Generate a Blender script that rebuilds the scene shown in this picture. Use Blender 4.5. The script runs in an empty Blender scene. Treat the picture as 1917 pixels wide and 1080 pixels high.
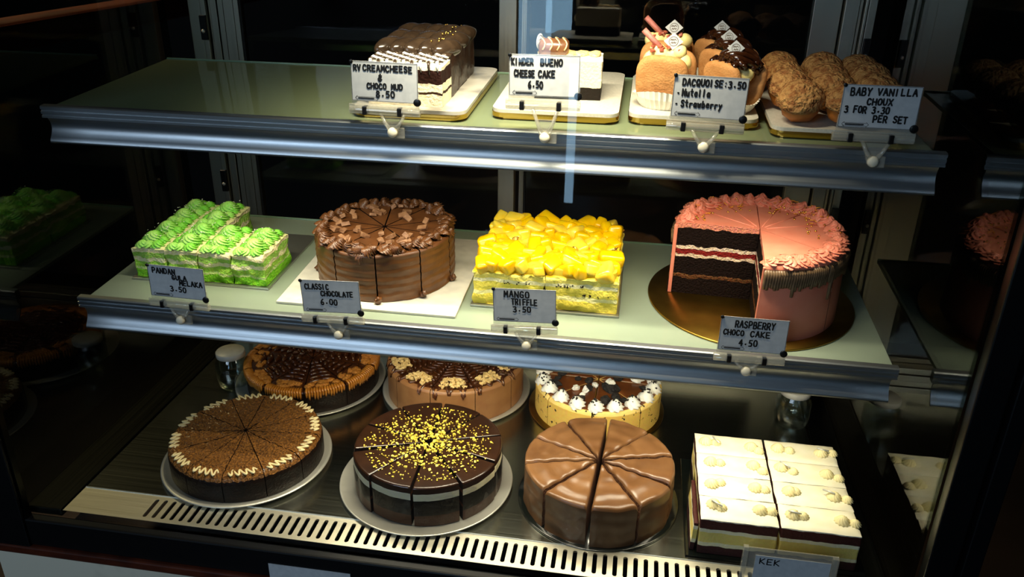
import bpy, math, random
from mathutils import Matrix, Vector, noise as mnoise
random.seed(7)
SC = bpy.context.scene
COL = SC.collection
PI = math.pi
R_ = math.radians

# ------------------------------------------------------------------ camera
def add_camera():
    yw, pt, rl = R_(8.6493), R_(24.5213), R_(0.9511)
    f = Vector((-math.sin(yw)*math.cos(pt), math.cos(yw)*math.cos(pt), -math.sin(pt)))
    r = Vector((math.cos(yw), math.sin(yw), 0)); u = r.cross(f)
    r2 = math.cos(rl)*r + math.sin(rl)*u; u2 = -math.sin(rl)*r + math.cos(rl)*u
    cd = bpy.data.cameras.new('camera'); co = bpy.data.objects.new('camera', cd); COL.objects.link(co)
    m = Matrix.Identity(4)
    for i in range(3):
        m[i][0] = r2[i]; m[i][1] = u2[i]; m[i][2] = -f[i]
    m.translation = Vector((0.8304, -1.0277, 0.5454))
    co.matrix_world = m
    cd.sensor_width = 36; cd.lens = 36*1536.0/1917; cd.clip_start = .02; cd.clip_end = 60
    cd.dof.use_dof = True; cd.dof.focus_distance = 1.2; cd.dof.aperture_fstop = 14
    SC.camera = co
add_camera()

# ------------------------------------------------------------------ light and exposure
def C(r, g, b, a=1):
    def l(v):
        v /= 255
        return v/12.92 if v <= .04045 else ((v+.055)/1.055)**2.4
    return (l(r), l(g), l(b), a)

w = bpy.data.worlds.new('world'); SC.world = w; w.use_nodes = True
w.node_tree.nodes['Background'].inputs[0].default_value = (.35, .5, .7, 1)
w.node_tree.nodes['Background'].inputs[1].default_value = .004
SC.view_settings.view_transform = 'Standard'; SC.view_settings.look = 'None'
SC.view_settings.exposure = 0.0; SC.view_settings.gamma = 1; SC.view_settings.use_curve_mapping = False
cy = SC.cycles
cy.use_denoising = True; cy.max_bounces = 10; cy.transparent_max_bounces = 24
cy.diffuse_bounces = 3; cy.glossy_bounces = 5; cy.transmission_bounces = 8
cy.sample_clamp_indirect = 3; cy.caustics_reflective = False; cy.caustics_refractive = False

def area(name, loc, target, sx, sy, power, col, spread=180):
    d = bpy.data.lights.new(name, 'AREA'); d.shape = 'RECTANGLE'; d.size = sx; d.size_y = sy
    d.energy = power; d.color = col; d.spread = R_(spread)
    o = bpy.data.objects.new(name, d); COL.objects.link(o); o.location = loc
    v = Vector(target)-Vector(loc); o.rotation_euler = v.to_track_quat('-Z', 'Y').to_euler()
    return o
WARM = (1, .90, .66)
# LED strip of the case's canopy, above the front edge of the shelves
area('canopy_led_light', (.68, -.085, .66), (.68, .10, .2), .36, .03, 2.7, WARM, 90)
# LED strips behind the front rail of each shelf
area('upper_shelf_led_light', (.62, .022, .262), (.62, .07, 0), .92, .015, 2.7, WARM, 118)
area('middle_shelf_led_light', (.75, .02, -.034), (.75, .08, -.3), .78, .015, 2.0, WARM, 130)
# cool daylight from the shop front behind the viewer
area('shop_front_daylight', (-.55, -2.6, 1.25), (.35, 0, .15), 1.6, .9, 11, (.62, .79, 1.0), 120)
# unseen warm fill light, added to brighten the wooden rail left of the case
area('room_ceiling_light', (-1.3, .9, 1.75), (-.52, 1.0, .3), .3, .3, 11, (1, .7, .4), 60)

# ------------------------------------------------------------------ materials
def new_mat(name):
    m = bpy.data.materials.new(name); m.use_nodes = True
    n = m.node_tree.nodes; l = m.node_tree.links
    return m, n, l, n['Principled BSDF']
def setc(b, k, v):
    if k in b.inputs: b.inputs[k].default_value = v
def coords(n, l, scale=1, sc3=None):
    tc = n.new('ShaderNodeTexCoord'); mp = n.new('ShaderNodeMapping')
    l.new(tc.outputs['Object'], mp.inputs['Vector'])
    mp.inputs['Scale'].default_value = sc3 if sc3 else (scale, scale, scale)
    return mp.outputs['Vector']
def mat(name, c1, c2=None, scale=80, rough=.5, metal=0, bump=0, bscale=200, bdist=.002, coat=0, sss=0, spec=.5, sc3=None, lo=.35, hi=.65, rough2=None, sssr=.01, detail=4):
    m, n, l, b = new_mat(name)
    b.inputs['Base Color'].default_value = c1; b.inputs['Roughness'].default_value = rough
    b.inputs['Metallic'].default_value = metal
    setc(b, 'Coat Weight', coat); setc(b, 'Coat Roughness', .12); setc(b, 'Specular IOR Level', spec)
    if sss:
        setc(b, 'Subsurface Weight', sss); setc(b, 'Subsurface Radius', (1, .8, .5)); setc(b, 'Subsurface Scale', sssr)
    v = coords(n, l, 1, sc3)
    if c2:
        t = n.new('ShaderNodeTexNoise'); l.new(v, t.inputs['Vector']); t.inputs['Scale'].default_value = scale; t.inputs['Detail'].default_value = detail
        r = n.new('ShaderNodeValToRGB'); l.new(t.outputs['Fac'], r.inputs['Fac'])
        r.color_ramp.elements[0].position = lo; r.color_ramp.elements[1].position = hi
        r.color_ramp.elements[0].color = c1; r.color_ramp.elements[1].color = c2
        l.new(r.outputs['Color'], b.inputs['Base Color'])
        if rough2 is not None:
            mr = n.new('ShaderNodeMapRange'); l.new(t.outputs['Fac'], mr.inputs['Value'])
            mr.inputs['From Min'].default_value = lo; mr.inputs['From Max'].default_value = hi
            mr.inputs['To Min'].default_value = rough; mr.inputs['To Max'].default_value = rough2
            l.new(mr.outputs['Result'], b.inputs['Roughness'])
    if bump:
        t = n.new('ShaderNodeTexNoise'); l.new(v, t.inputs['Vector']); t.inputs['Scale'].default_value = bscale; t.inputs['Detail'].default_value = 4
        bp = n.new('ShaderNodeBump'); l.new(t.outputs['Fac'], bp.inputs['Height'])
        bp.inputs['Strength'].default_value = bump; bp.inputs['Distance'].default_value = bdist
        l.new(bp.outputs['Normal'], b.inputs['Normal'])
    return m
def mat_layers(name, stops, amp=.002, nscale=60, rough=.65, bump=.5, bscale=250, bdist=.003, fleck=None, sc3=None, mottle=.25, spec=.15):
    """horizontal cake layers: stops = [(z, colour)] from the bottom up, wavy by noise"""
    m, n, l, b = new_mat(name)
    tc = n.new('ShaderNodeTexCoord'); sep = n.new('ShaderNodeSeparateXYZ'); l.new(tc.outputs['Object'], sep.inputs['Vector'])
    t = n.new('ShaderNodeTexNoise'); l.new(tc.outputs['Object'], t.inputs['Vector']); t.inputs['Scale'].default_value = nscale; t.inputs['Detail'].default_value = 5
    ma = n.new('ShaderNodeMath'); ma.operation = 'MULTIPLY_ADD'; l.new(t.outputs['Fac'], ma.inputs[0])
    ma.inputs[1].default_value = amp*4; l.new(sep.outputs['Z'], ma.inputs[2])
    mr = n.new('ShaderNodeMapRange'); l.new(ma.outputs[0], mr.inputs['Value'])
    top = .2
    mr.inputs['From Min'].default_value = amp*2; mr.inputs['From Max'].default_value = top+amp*2
    r = n.new('ShaderNodeValToRGB'); l.new(mr.outputs['Result'], r.inputs['Fac'])
    cr = r.color_ramp; cr.interpolation = 'CONSTANT'
    cr.elements[0].position = 0; cr.elements[0].color = stops[0][1]
    cr.elements.remove(cr.elements[1])
    for z, c in stops[1:]:
        e = cr.elements.new(z/top); e.color = c
    out = r.outputs['Color']
    t2 = n.new('ShaderNodeTexNoise'); l.new(tc.outputs['Object'], t2.inputs['Vector']); t2.inputs['Scale'].default_value = bscale; t2.inputs['Detail'].default_value = 5
    mx = n.new('ShaderNodeMix'); mx.data_type = 'RGBA'; mx.blend_type = 'OVERLAY'; mx.inputs['Factor'].default_value = mottle
    l.new(out, mx.inputs[6]); l.new(t2.outputs['Color'], mx.inputs[7])
    hs = n.new('ShaderNodeHueSaturation'); hs.inputs['Saturation'].default_value = 1
    l.new(mx.outputs[2], hs.inputs['Color']); out = hs.outputs['Color']
    if fleck:
        fc, thr, fs = fleck
        t3 = n.new('ShaderNodeTexNoise'); l.new(tc.outputs['Object'], t3.inputs['Vector']); t3.inputs['Scale'].default_value = fs; t3.inputs['Detail'].default_value = 2
        mm = n.new('ShaderNodeMath'); mm.operation = 'GREATER_THAN'; l.new(t3.outputs['Fac'], mm.inputs[0]); mm.inputs[1].default_value = thr
        m3 = n.new('ShaderNodeMix'); m3.data_type = 'RGBA'; l.new(mm.outputs[0], m3.inputs['Factor']); l.new(out, m3.inputs[6]); m3.inputs[7].default_value = fc
        out = m3.outputs[2]
    l.new(out, b.inputs['Base Color']); b.inputs['Roughness'].default_value = rough; setc(b, 'Specular IOR Level', spec)
    bp = n.new('ShaderNodeBump'); l.new(t2.outputs['Fac'], bp.inputs['Height']); bp.inputs['Strength'].default_value = bump; bp.inputs['Distance'].default_value = bdist
    l.new(bp.outputs['Normal'], b.inputs['Normal'])
    return m
def mat_glass(name, tint=(1, 1, 1, 1), ior=1.5, rough=.0, body=0, bodycol=(1, 1, 1, 1)):
    """thin clear sheet: see-through with a Fresnel reflection"""
    m, n, l, b = new_mat(name); n.remove(b)
    o = n['Material Output']
    tr = n.new('ShaderNodeBsdfTransparent'); tr.inputs['Color'].default_value = tint
    gl = n.new('ShaderNodeBsdfGlossy'); gl.inputs['Roughness'].default_value = rough
    fr = n.new('ShaderNodeFresnel'); 
    # one index for both faces of the thin sheet
    ge = n.new('ShaderNodeNewGeometry'); mi_ = n.new('ShaderNodeMix'); mi_.data_type = 'FLOAT'
    l.new(ge.outputs['Backfacing'], mi_.inputs['Factor']); mi_.inputs[2].default_value = ior; mi_.inputs[3].default_value = 1/ior
    l.new(mi_.outputs[0], fr.inputs['IOR'])
    mx = n.new('ShaderNodeMixShader'); l.new(fr.outputs[0], mx.inputs[0]); l.new(gl.outputs[0], mx.inputs[2])
    if body:
        df = n.new('ShaderNodeBsdfDiffuse'); df.inputs['Color'].default_value = bodycol
        m2 = n.new('ShaderNodeMixShader'); m2.inputs[0].default_value = body
        l.new(tr.outputs[0], m2.inputs[1]); l.new(df.outputs[0], m2.inputs[2]); l.new(m2.outputs[0], mx.inputs[1])
    else:
        l.new(tr.outputs[0], mx.inputs[1])
    l.new(mx.outputs[0], o.inputs['Surface'])
    return m
def mat_emit(name, col, s):
    m, n, l, b = new_mat(name); n.remove(b)
    e = n.new('ShaderNodeEmission'); e.inputs[0].default_value = col; e.inputs[1].default_value = s
    l.new(e.outputs[0], n['Material Output'].inputs['Surface']); return m
def mat_brushed(name, col, rough, metal=1, scale=(2, 400, 400), var=.12, bump=.08):
    m, n, l, b = new_mat(name)
    b.inputs['Base Color'].default_value = col; b.inputs['Metallic'].default_value = metal
    v = coords(n, l, 1, scale)
    t = n.new('ShaderNodeTexNoise'); l.new(v, t.inputs['Vector']); t.inputs['Scale'].default_value = 1.0; t.inputs['Detail'].default_value = 3
    mr = n.new('ShaderNodeMapRange'); l.new(t.outputs['Fac'], mr.inputs['Value'])
    mr.inputs['To Min'].default_value = max(.02, rough-var); mr.inputs['To Max'].default_value = rough+var
    l.new(mr.outputs['Result'], b.inputs['Roughness'])
    bp = n.new('ShaderNodeBump'); l.new(t.outputs['Fac'], bp.inputs['Height']); bp.inputs['Strength'].default_value = bump; bp.inputs['Distance'].default_value = .0005
    l.new(bp.outputs['Normal'], b.inputs['Normal'])
    return m
def mat_rings(name, c1, c2, rough, freq, bump, bdist, nz=40, coat=0):
    """frosting spread with a turning spatula: rings about the object's own axis"""
    m, n, l, b = new_mat(name)
    v = coords(n, l, 1, (1, 1, .25))
    wv = n.new('ShaderNodeTexWave'); wv.wave_type = 'RINGS'; wv.rings_direction = 'Z'; wv.wave_profile = 'SIN'
    l.new(v, wv.inputs['Vector']); wv.inputs['Scale'].default_value = freq; wv.inputs['Distortion'].default_value = 2.5
    wv.inputs['Detail'].default_value = 2; wv.inputs['Detail Scale'].default_value = 1.2
    t = n.new('ShaderNodeTexNoise'); l.new(v, t.inputs['Vector']); t.inputs['Scale'].default_value = nz
    r = n.new('ShaderNodeValToRGB'); l.new(t.outputs['Fac'], r.inputs['Fac']); r.color_ramp.elements[0].color = c1; r.color_ramp.elements[1].color = c2
    r.color_ramp.elements[0].position = .35; r.color_ramp.elements[1].position = .7
    l.new(r.outputs['Color'], b.inputs['Base Color']); b.inputs['Roughness'].default_value = rough; setc(b, 'Coat Weight', coat)
    bp = n.new('ShaderNodeBump'); l.new(wv.outputs['Fac'], bp.inputs['Height']); bp.inputs['Strength'].default_value = bump; bp.inputs['Distance'].default_value = bdist
    bp2 = n.new('ShaderNodeBump'); l.new(t.outputs['Fac'], bp2.inputs['Height']); bp2.inputs['Strength'].default_value = .3; bp2.inputs['Distance'].default_value = .003
    l.new(bp.outputs['Normal'], bp2.inputs['Normal']); l.new(bp2.outputs['Normal'], b.inputs['Normal'])
    return m
def mat_bands(name, c1, c2, freq, rough, bump, bdist):
    """horizontal comb lines round a cake's side"""
    m, n, l, b = new_mat(name)
    v = coords(n, l, 1)
    wv = n.new('ShaderNodeTexWave'); wv.wave_type = 'BANDS'; wv.bands_direction = 'Z'; wv.wave_profile = 'SAW'
    l.new(v, wv.inputs['Vector']); wv.inputs['Scale'].default_value = freq; wv.inputs['Distortion'].default_value = .5; wv.inputs['Detail'].default_value = 1; wv.inputs['Detail Scale'].default_value = 20
    t = n.new('ShaderNodeTexNoise'); l.new(v, t.inputs['Vector']); t.inputs['Scale'].default_value = 55; t.inputs['Detail'].default_value = 5
    r = n.new('ShaderNodeValToRGB'); l.new(t.outputs['Fac'], r.inputs['Fac']); r.color_ramp.elements[0].color = c1; r.color_ramp.elements[1].color = c2
    r.color_ramp.elements[0].position = .3; r.color_ramp.elements[1].position = .55
    l.new(r.outputs['Color'], b.inputs['Base Color']); b.inputs['Roughness'].default_value = rough
    bp = n.new('ShaderNodeBump'); l.new(wv.outputs['Fac'], bp.inputs['Height']); bp.inputs['Strength'].default_value = bump; bp.inputs['Distance'].default_value = bdist
    l.new(bp.outputs['Normal'], b.inputs['Normal'])
    return m
def mat_shelf(name, col, transl):
    m, n, l, b = new_mat(name); o = n['Material Output']
    b.inputs['Base Color'].default_value = col; b.inputs['Roughness'].default_value = .55
    setc(b, 'Coat Weight', .8); setc(b, 'Coat Roughness', .03); setc(b, 'Specular IOR Level', .2)
    tl = n.new('ShaderNodeBsdfTranslucent'); tl.inputs['Color'].default_value = col
    mx = n.new('ShaderNodeMixShader'); mx.inputs[0].default_value = transl
    l.new(b.outputs[0], mx.inputs[1]); l.new(tl.outputs[0], mx.inputs[2]); l.new(mx.outputs[0], o.inputs['Surface'])
    return m

M = {}
M['alu'] = mat_brushed('brushed_aluminium', C(176, 172, 158), .42, 1, (300, 300, 2))
M['alu_rail'] = mat_brushed('satin_aluminium_rail', C(182, 188, 192), .40, 1, (2, 300, 300), .08, .05)
M['steel'] = mat_brushed('polished_steel_deck', C(164, 166, 154), .22, 1, (3, 260, 260), .07, .03)
M['grille'] = mat_brushed('brushed_steel_grille', C(232, 226, 204), .40, .96, (4, 300, 300), .08)
M['steel_dark'] = mat_brushed('dull_steel_edge', C(46, 46, 40), .35, 1, (300, 3, 300))
M['black'] = mat('black_frame', C(9, 9, 10), rough=.35)
M['black_soft'] = mat('black_rubber', C(7, 7, 7), rough=.8)
M['glass'] = mat_glass('clear_glass', (.97, .985, .98, 1), 1.45)
M['front_glass'] = mat_glass('front_glass', (.985, .99, .99, 1), 1.38)
M['side_glass'] = mat_glass('side_glass', (.55, .6, .55, 1), 1.5)
M['jar_glass'] = mat_glass('jar_glass', (.86, .9, .88, 1), 1.9, .02)
M['shelf_top'] = mat_shelf('frosted_green_glass', C(136, 148, 112), .35)
M['shelf_mid'] = mat_shelf('frosted_pale_glass', C(158, 172, 152), .3)
M['glass_edge'] = mat('green_glass_edge', C(120, 150, 125), rough=.2)
M['plastic'] = mat_glass('clear_acrylic', (.96, .96, .94, 1), 1.7, .07, .2, C(240, 236, 220))
M['film'] = mat_glass('acetate_film', (.97, .97, .95, 1), 1.22, .03)
M['card'] = mat('white_card', C(204, 206, 206), C(192, 195, 196), 120, .75)
M['ink'] = mat('black_ink', C(6, 6, 7), rough=.6)
M['knob'] = mat('cream_plastic_knob', C(236, 226, 200), rough=.4, sss=.2)
M['band'] = mat('black_hinge_band', C(16, 14, 13), rough=.35)
M['wood'] = mat('dark_red_wood', C(92, 40, 20), C(58, 22, 10), 20, .4, sc3=(1, .15, 3), coat=.3)
M['marble'] = mat('pale_marble', C(222, 216, 194), C(96, 92, 80), 5, .35, lo=.55, hi=.72)
M['tray_marble'] = mat('veined_tray', C(204, 198, 184), C(112, 108, 100), 14, .3, lo=.5, hi=.68, coat=.4)
M['tray'] = mat('white_tray', C(204, 200, 186), C(188, 184, 170), 300, .35, coat=.3)
M['gold'] = mat('gold_rim', C(222, 176, 84), rough=.16, metal=1)
M['gold_board'] = mat('gold_foil_board', C(178, 142, 62), C(156, 120, 50), 25, .3, metal=1, bump=.1, bscale=40)
M['gold_leaf'] = mat('gold_leaf', C(240, 190, 90), rough=.25, metal=1, bump=.8, bscale=300)
M['plate'] = mat_brushed('spun_metal_plate', C(206, 204, 192), .36, .6, (120, 120, 2), .06, .03)
M['black_board'] = mat('black_gloss_board', C(14, 18, 16), rough=.12, coat=.5)
M['white_board'] = mat('pale_board', C(214, 210, 196), C(198, 194, 182), 60, .4)
M['mirror_board'] = mat('silver_board', C(190, 190, 180), rough=.3, metal=.9)
# cake matter
M['choc_frost'] = mat('milk_chocolate_frosting', C(84, 50, 22), C(106, 66, 31), 45, .42, bump=.3, bscale=90, lo=.3, hi=.55)
M['choc_top'] = mat('smooth_chocolate_frosting', C(80, 46, 20), C(98, 58, 27), 40, .45, bump=.3, bscale=60)
M['choc_pipe'] = mat('piped_chocolate', C(80, 46, 22), C(106, 66, 34), 90, .34, coat=.15)
M['choc_crumb'] = mat('dark_chocolate_crumb', C(24, 12, 6), C(44, 24, 12), 260, .75, spec=.15, bump=1, bscale=320, bdist=.004)
M['choc_chunk'] = mat('cocoa_dusted_chunk', C(148, 108, 74), C(118, 78, 50), 160, .6, bump=.4, bscale=300)
M['dark_glaze'] = mat('dark_chocolate_glaze', C(38, 20, 10), C(46, 26, 14), 50, .24, bump=.12, bscale=140, coat=.35)
M['dark_side'] = mat('dark_baked_side', C(16, 9, 5), C(30, 16, 8), 120, .42, spec=.22, bump=.5, bscale=260)
M['brown_crust'] = mat('baked_brown_crust', C(88, 50, 10), C(172, 112, 36), 300, .34, bump=1, bscale=380, bdist=.008, rough2=.6, coat=.25)
M['icing'] = mat('cream_icing', C(244, 222, 164), rough=.5, sss=.15)
M['caramel'] = mat('caramel_drip', C(176, 106, 30), C(198, 128, 44), 90, .35, bump=.3, coat=.2)
M['caramel_crumb'] = mat('caramel_crumbs', C(170, 100, 26), C(206, 136, 48), 300, .7, bump=1, bscale=400)
M['choc_swirl'] = mat('glossy_chocolate_drizzle', C(62, 30, 12), C(82, 44, 20), 80, .22, coat=.5)
M['light_choc'] = mat('light_chocolate_frosting', C(158, 112, 68), C(144, 98, 58), 40, .42, bump=.15, bscale=40)
M['nut'] = mat('chopped_nut', C(244, 216, 150), C(222, 182, 108), 300, .6)
M['pist'] = mat('chopped_pistachio', C(206, 176, 48), C(236, 214, 90), 200, .5)
M['mocha'] = mat_rings('mocha_frosting', C(116, 81, 49), C(98, 65, 37), .34, 9, .5, .004, 26, .15)
M['mocha_crumb'] = mat('mocha_crumb', C(92, 54, 26), C(116, 72, 38), 260, .75, bump=1, bscale=300, bdist=.004)
M['yellow_cheese'] = mat_layers('speckled_cheesecake_side', [(0, C(226, 186, 92)), (.05, C(238, 206, 120))], .002, 60, .55, .3, 180, .002, (C(40, 34, 24), .665, 110))
M['brown_top'] = mat('browned_cheesecake_top', C(92, 48, 18), C(120, 66, 26), 40, .35, coat=.2)
M['whip'] = mat('whipped_cream', C(250, 246, 232), rough=.55, sss=.2)
M['cookie'] = mat('black_cookie', C(22, 18, 15), C(38, 32, 27), 300, .8, bump=1, bscale=400)
M['pink'] = mat('pink_frosting', C(240, 146, 118), C(234, 132, 104), 30, .45, bump=.2, bscale=50, sss=.1)
M['drip'] = mat('taupe_drip', C(128, 102, 74), C(106, 82, 58), 90, .45, coat=.1)
M['orange_bit'] = mat('orange_sprinkle', C(246, 164, 50), rough=.4)
M['bead'] = mat('gold_bead', C(240, 196, 96), rough=.18, metal=1)
M['silver_bit'] = mat('silver_rod', C(206, 206, 196), rough=.3, metal=.35)
DK = C(24, 10, 6)
M['rasp_layers'] = mat_layers('raspberry_chocolate_layers', [(0, DK), (.027, C(104, 60, 30)), (.031, C(128, 80, 44)), (.0335, DK), (.055, DK), (.062, C(250, 214, 176)), (.067, C(140, 34, 30)), (.0755, C(250, 218, 186)), (.081, DK), (.109, C(240, 146, 118))], .0034, 60, .8, 1, 330, .006, mottle=.55)
M['choc_layers'] = mat_layers('chocolate_layers', [(0, DK), (.025, C(96, 56, 30)), (.029, DK), (.05, C(96, 56, 30)), (.054, DK)], .001, 60, .8, 1, 330, .004)
M['pist_layers'] = mat_layers('chocolate_and_cream_layers', [(0, C(62, 34, 18)), (.018, C(14, 8, 5)), (.046, C(236, 226, 190)), (.0575, C(40, 18, 8))], .0012, 40, .5, .3, 200, .002)
GR, GR2, CRM = C(150, 214, 70), C(160, 216, 90), C(252, 240, 186)
M['pandan_layers'] = mat_layers('pandan_sponge_layers', [(0, C(136, 214, 50)), (.013, C(200, 226, 140)), (.017, C(164, 216, 80)), (.026, C(240, 236, 186)), (.032, C(160, 208, 90)), (.042, CRM)], .0045, 45, .75, 1, 260, .006, mottle=.5)
M['green_cream'] = mat('green_cream', C(118, 222, 54), C(156, 236, 84), 90, .5, sss=.15)
M['green_light'] = mat('pale_green_cream', C(190, 244, 120), C(150, 234, 90), 70, .5, sss=.15)
M['mango_layers'] = mat_layers('mango_sponge_layers', [(0, C(250, 226, 90)), (.017, C(255, 244, 170)), (.023, C(250, 230, 96)), (.037, C(255, 246, 190)), (.043, C(252, 234, 116)), (.06, C(255, 220, 60))], .0028, 45, .6, .7, 180, .004, mottle=.3)
M['mango'] = mat('mango_piece', C(252, 188, 0), C(255, 212, 10), 60, .25, coat=.4, sss=.3)
M['mango_pale'] = mat('pale_mango_piece', C(253, 206, 40), C(255, 222, 80), 60, .25, coat=.4, sss=.3)
M['mango_glaze'] = mat('mango_glaze', C(253, 208, 20), C(255, 224, 70), 40, .3, coat=.3, sss=.2)
M['kek_layers'] = mat_layers('dark_sponge_and_custard_layers', [(0, C(62, 36, 34)), (.014, C(244, 234, 186)), (.020, C(240, 216, 120)), (.037, C(246, 238, 196)), (.043, C(66, 32, 28)), (.059, C(252, 246, 222))], .0016, 45, .6, .5, 200, .003, mottle=.3)
M['white_cream'] = mat('white_buttercream', C(236, 230, 204), C(230, 222, 190), 50, .5, sss=.12)
M['ivory_pipe'] = mat('ivory_piped_cream', C(234, 220, 164), rough=.5, sss=.15)
M['loaf_layers'] = mat_layers('cream_cheese_mud_layers', [(0, C(234, 222, 190)), (.016, C(54, 34, 22)), (.019, C(236, 226, 196)), (.03, C(40, 18, 12)), (.048, C(238, 228, 200))], .002, 60, .65, .6, 220, .003)
M['loaf_side'] = mat('chocolate_mud_side', C(34, 20, 12), C(56, 36, 24), 120, .3, bump=.6, bscale=120)
M['mud_frost'] = mat('chocolate_mud_frosting', C(50, 38, 28), C(66, 51, 37), 60, .2, coat=.35)
M['cheese_layers'] = mat_layers('white_cheesecake_on_cookie_base', [(0, C(26, 20, 15)), (.017, C(216, 206, 178))], .0012, 80, .6, .5, 260, .003)
M['bar'] = mat('brown_chocolate_bar', C(96, 60, 36), C(120, 80, 50), 60, .3, coat=.3)
M['bar_line'] = mat('pale_chocolate_line', C(222, 190, 140), rough=.4)
M['biscuit'] = mat('sponge_biscuit', C(184, 124, 66), C(202, 144, 84), 90, .75, bump=.5, bscale=350)
M['paper_cup'] = mat('white_paper_cup', C(240, 234, 218), rough=.8)
M['straw_cream'] = mat('yellow_cream', C(242, 222, 140), C(248, 232, 164), 60, .5, sss=.1)
M['straw_bit'] = mat('strawberry_bit', C(170, 80, 60), C(196, 110, 84), 200, .5)
M['wafer'] = mat('pink_wafer_stick', C(206, 128, 116), C(190, 110, 98), 200, .6)
M['spread'] = mat('hazelnut_spread', C(40, 18, 8), C(56, 28, 12), 60, .16, coat=.5)
M['tag_ring'] = mat('brown_printed_mark', C(84, 66, 44), rough=.7)
M['choux'] = mat('craquelin_choux', C(160, 98, 46), C(206, 152, 86), 170, .75, bump=1, bscale=190, bdist=.012, lo=.38, hi=.6)
M['choux_body'] = mat('choux_puff', C(196, 116, 44), C(168, 92, 30), 80, .5, bump=.4, bscale=100)

# ------------------------------------------------------------------ mesh building
class MB:
    def __init__(s): s.v = []; s.f = []; s.m = []; s.sm = []
    def add(s, verts, faces, mi=0, smooth=False, tf=None):
        o = len(s.v)
        for p in verts:
            p = Vector(p)
            s.v.append(tuple(tf @ p) if tf else tuple(p))
        for f in faces:
            s.f.append([o+i for i in f]); s.m.append(mi); s.sm.append(smooth)
        return s
    def box(s, x0, x1, y0, y1, z0, z1, mi=0, tf=None):
        v = [(x0, y0, z0), (x1, y0, z0), (x1, y1, z0), (x0, y1, z0), (x0, y0, z1), (x1, y0, z1), (x1, y1, z1), (x0, y1, z1)]
        return s.add(v, [(0, 3, 2, 1), (4, 5, 6, 7), (0, 1, 5, 4), (1, 2, 6, 5), (2, 3, 7, 6), (3, 0, 4, 7)], mi, False, tf)
    def lathe(s, prof, n=48, mi=0, smooth=True, tf=None, fn=None, cap0=True, cap1=True):
        v = []; f = []
        for (r, z) in prof:
            for k in range(n):
                a = 2*PI*k/n
                p = (r*math.cos(a), r*math.sin(a), z)
                v.append(fn(p, a) if fn else p)
        for i in range(len(prof)-1):
            for k in range(n):
                f.append((i*n+k, i*n+(k+1) % n, (i+1)*n+(k+1) % n, (i+1)*n+k))
        if cap0: f.append(tuple(range(n-1, -1, -1)))
        if cap1: f.append(tuple((len(prof)-1)*n+k for k in range(n)))
        return s.add(v, f, mi, smooth, tf)
    def tube(s, pts, r, n=6, mi=0, tf=None, closed=False):
        pts = [Vector(p) for p in pts]; N = len(pts)
        rr = r if isinstance(r, (list, tuple)) else [r]*N
        v = []; f = []; up = Vector((0, 0, 1))
        for i, p in enumerate(pts):
            a = pts[i-1] if i else pts[i]; b = pts[i+1] if i < N-1 else pts[i]
            t = (b-a)
            t = t.normalized() if t.length > 1e-9 else Vector((1, 0, 0))
            q = up if abs(t.dot(up)) < .95 else Vector((1, 0, 0))
            e1 = t.cross(q).normalized(); e2 = e1.cross(t)
            for k in range(n):
                an = 2*PI*k/n
                v.append(p+(e1*math.cos(an)+e2*math.sin(an))*rr[i])
        for i in range(N-1):
            for k in range(n):
                f.append((i*n+k, i*n+(k+1) % n, (i+1)*n+(k+1) % n, (i+1)*n+k))
        f.append(tuple(range(n-1, -1, -1))); f.append(tuple((N-1)*n+k for k in range(n)))
        return s.add(v, f, mi, True, tf)
    def blob(s, c, rx, ry, rz, mi=0, nu=10, nv=7, amp=0, seed=0, fr=1.5, tf=None, smooth=True):
        v = []; f = []; c = Vector(c)
        def P(th, ph):
            d = Vector((math.cos(th)*math.sin(ph), math.sin(th)*math.sin(ph), math.cos(ph)))
            k = 1+amp*mnoise.noise(d*fr+Vector((seed*3.1, seed*1.7, seed))) if amp else 1
            return c+Vector((d.x*rx, d.y*ry, d.z*rz))*k
        v.append(P(0, 0))
        for j in range(1, nv):
            for i in range(nu): v.append(P(2*PI*i/nu, PI*j/nv))
        v.append(P(0, PI))
        for i in range(nu): f.append((0, 1+i, 1+(i+1) % nu))
        for j in range(nv-2):
            for i in range(nu):
                a = 1+j*nu
                f.append((a+i, a+nu+i, a+nu+(i+1) % nu, a+(i+1) % nu))
        last = len(v)-1; a = 1+(nv-2)*nu
        for i in range(nu): f.append((last, a+(i+1) % nu, a+i))
        return s.add(v, f, mi, smooth, tf)
    def prism(s, poly, z0, z1, mi=0, mi_side=None, tf=None, smooth_side=False):
        n = len(poly)
        v = [(x, y, z0) for x, y in poly]+[(x, y, z1) for x, y in poly]
        s.add(v, [tuple(range(n-1, -1, -1)), tuple(range(n, 2*n))], mi, False, tf)
        s.add(v, [(i, (i+1) % n, n+(i+1) % n, n+i) for i in range(n)], mi if mi_side is None else mi_side, smooth_side, tf)
        return s
    def rosette(s, c, r, h, lobes=8, twist=1.2, mi=0, amp=.16, tilt=None, n=None, k=9, power=.75, rot=0):
        n = n or lobes*4; v = []; f = []
        T = Matrix.Translation(Vector(c)) @ (tilt if tilt else Matrix.Identity(4))
        for i in range(k):
            t = i/(k-1)
            rad = r*((1-t)**power)*(1 if i else .9) + (0.0 if i < k-1 else r*.02)
            for j in range(n):
                a = 2*PI*j/n
                q = rad*(1+amp*math.cos(lobes*(a+twist*t)))
                v.append((q*math.cos(a+rot), q*math.sin(a+rot), h*t))
        for i in range(k-1):
            for j in range(n): f.append((i*n+j, i*n+(j+1) % n, (i+1)*n+(j+1) % n, (i+1)*n+j))
        f.append(tuple((k-1)*n+j for j in range(n)))
        return s.add(v, f, mi, True, T)
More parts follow.
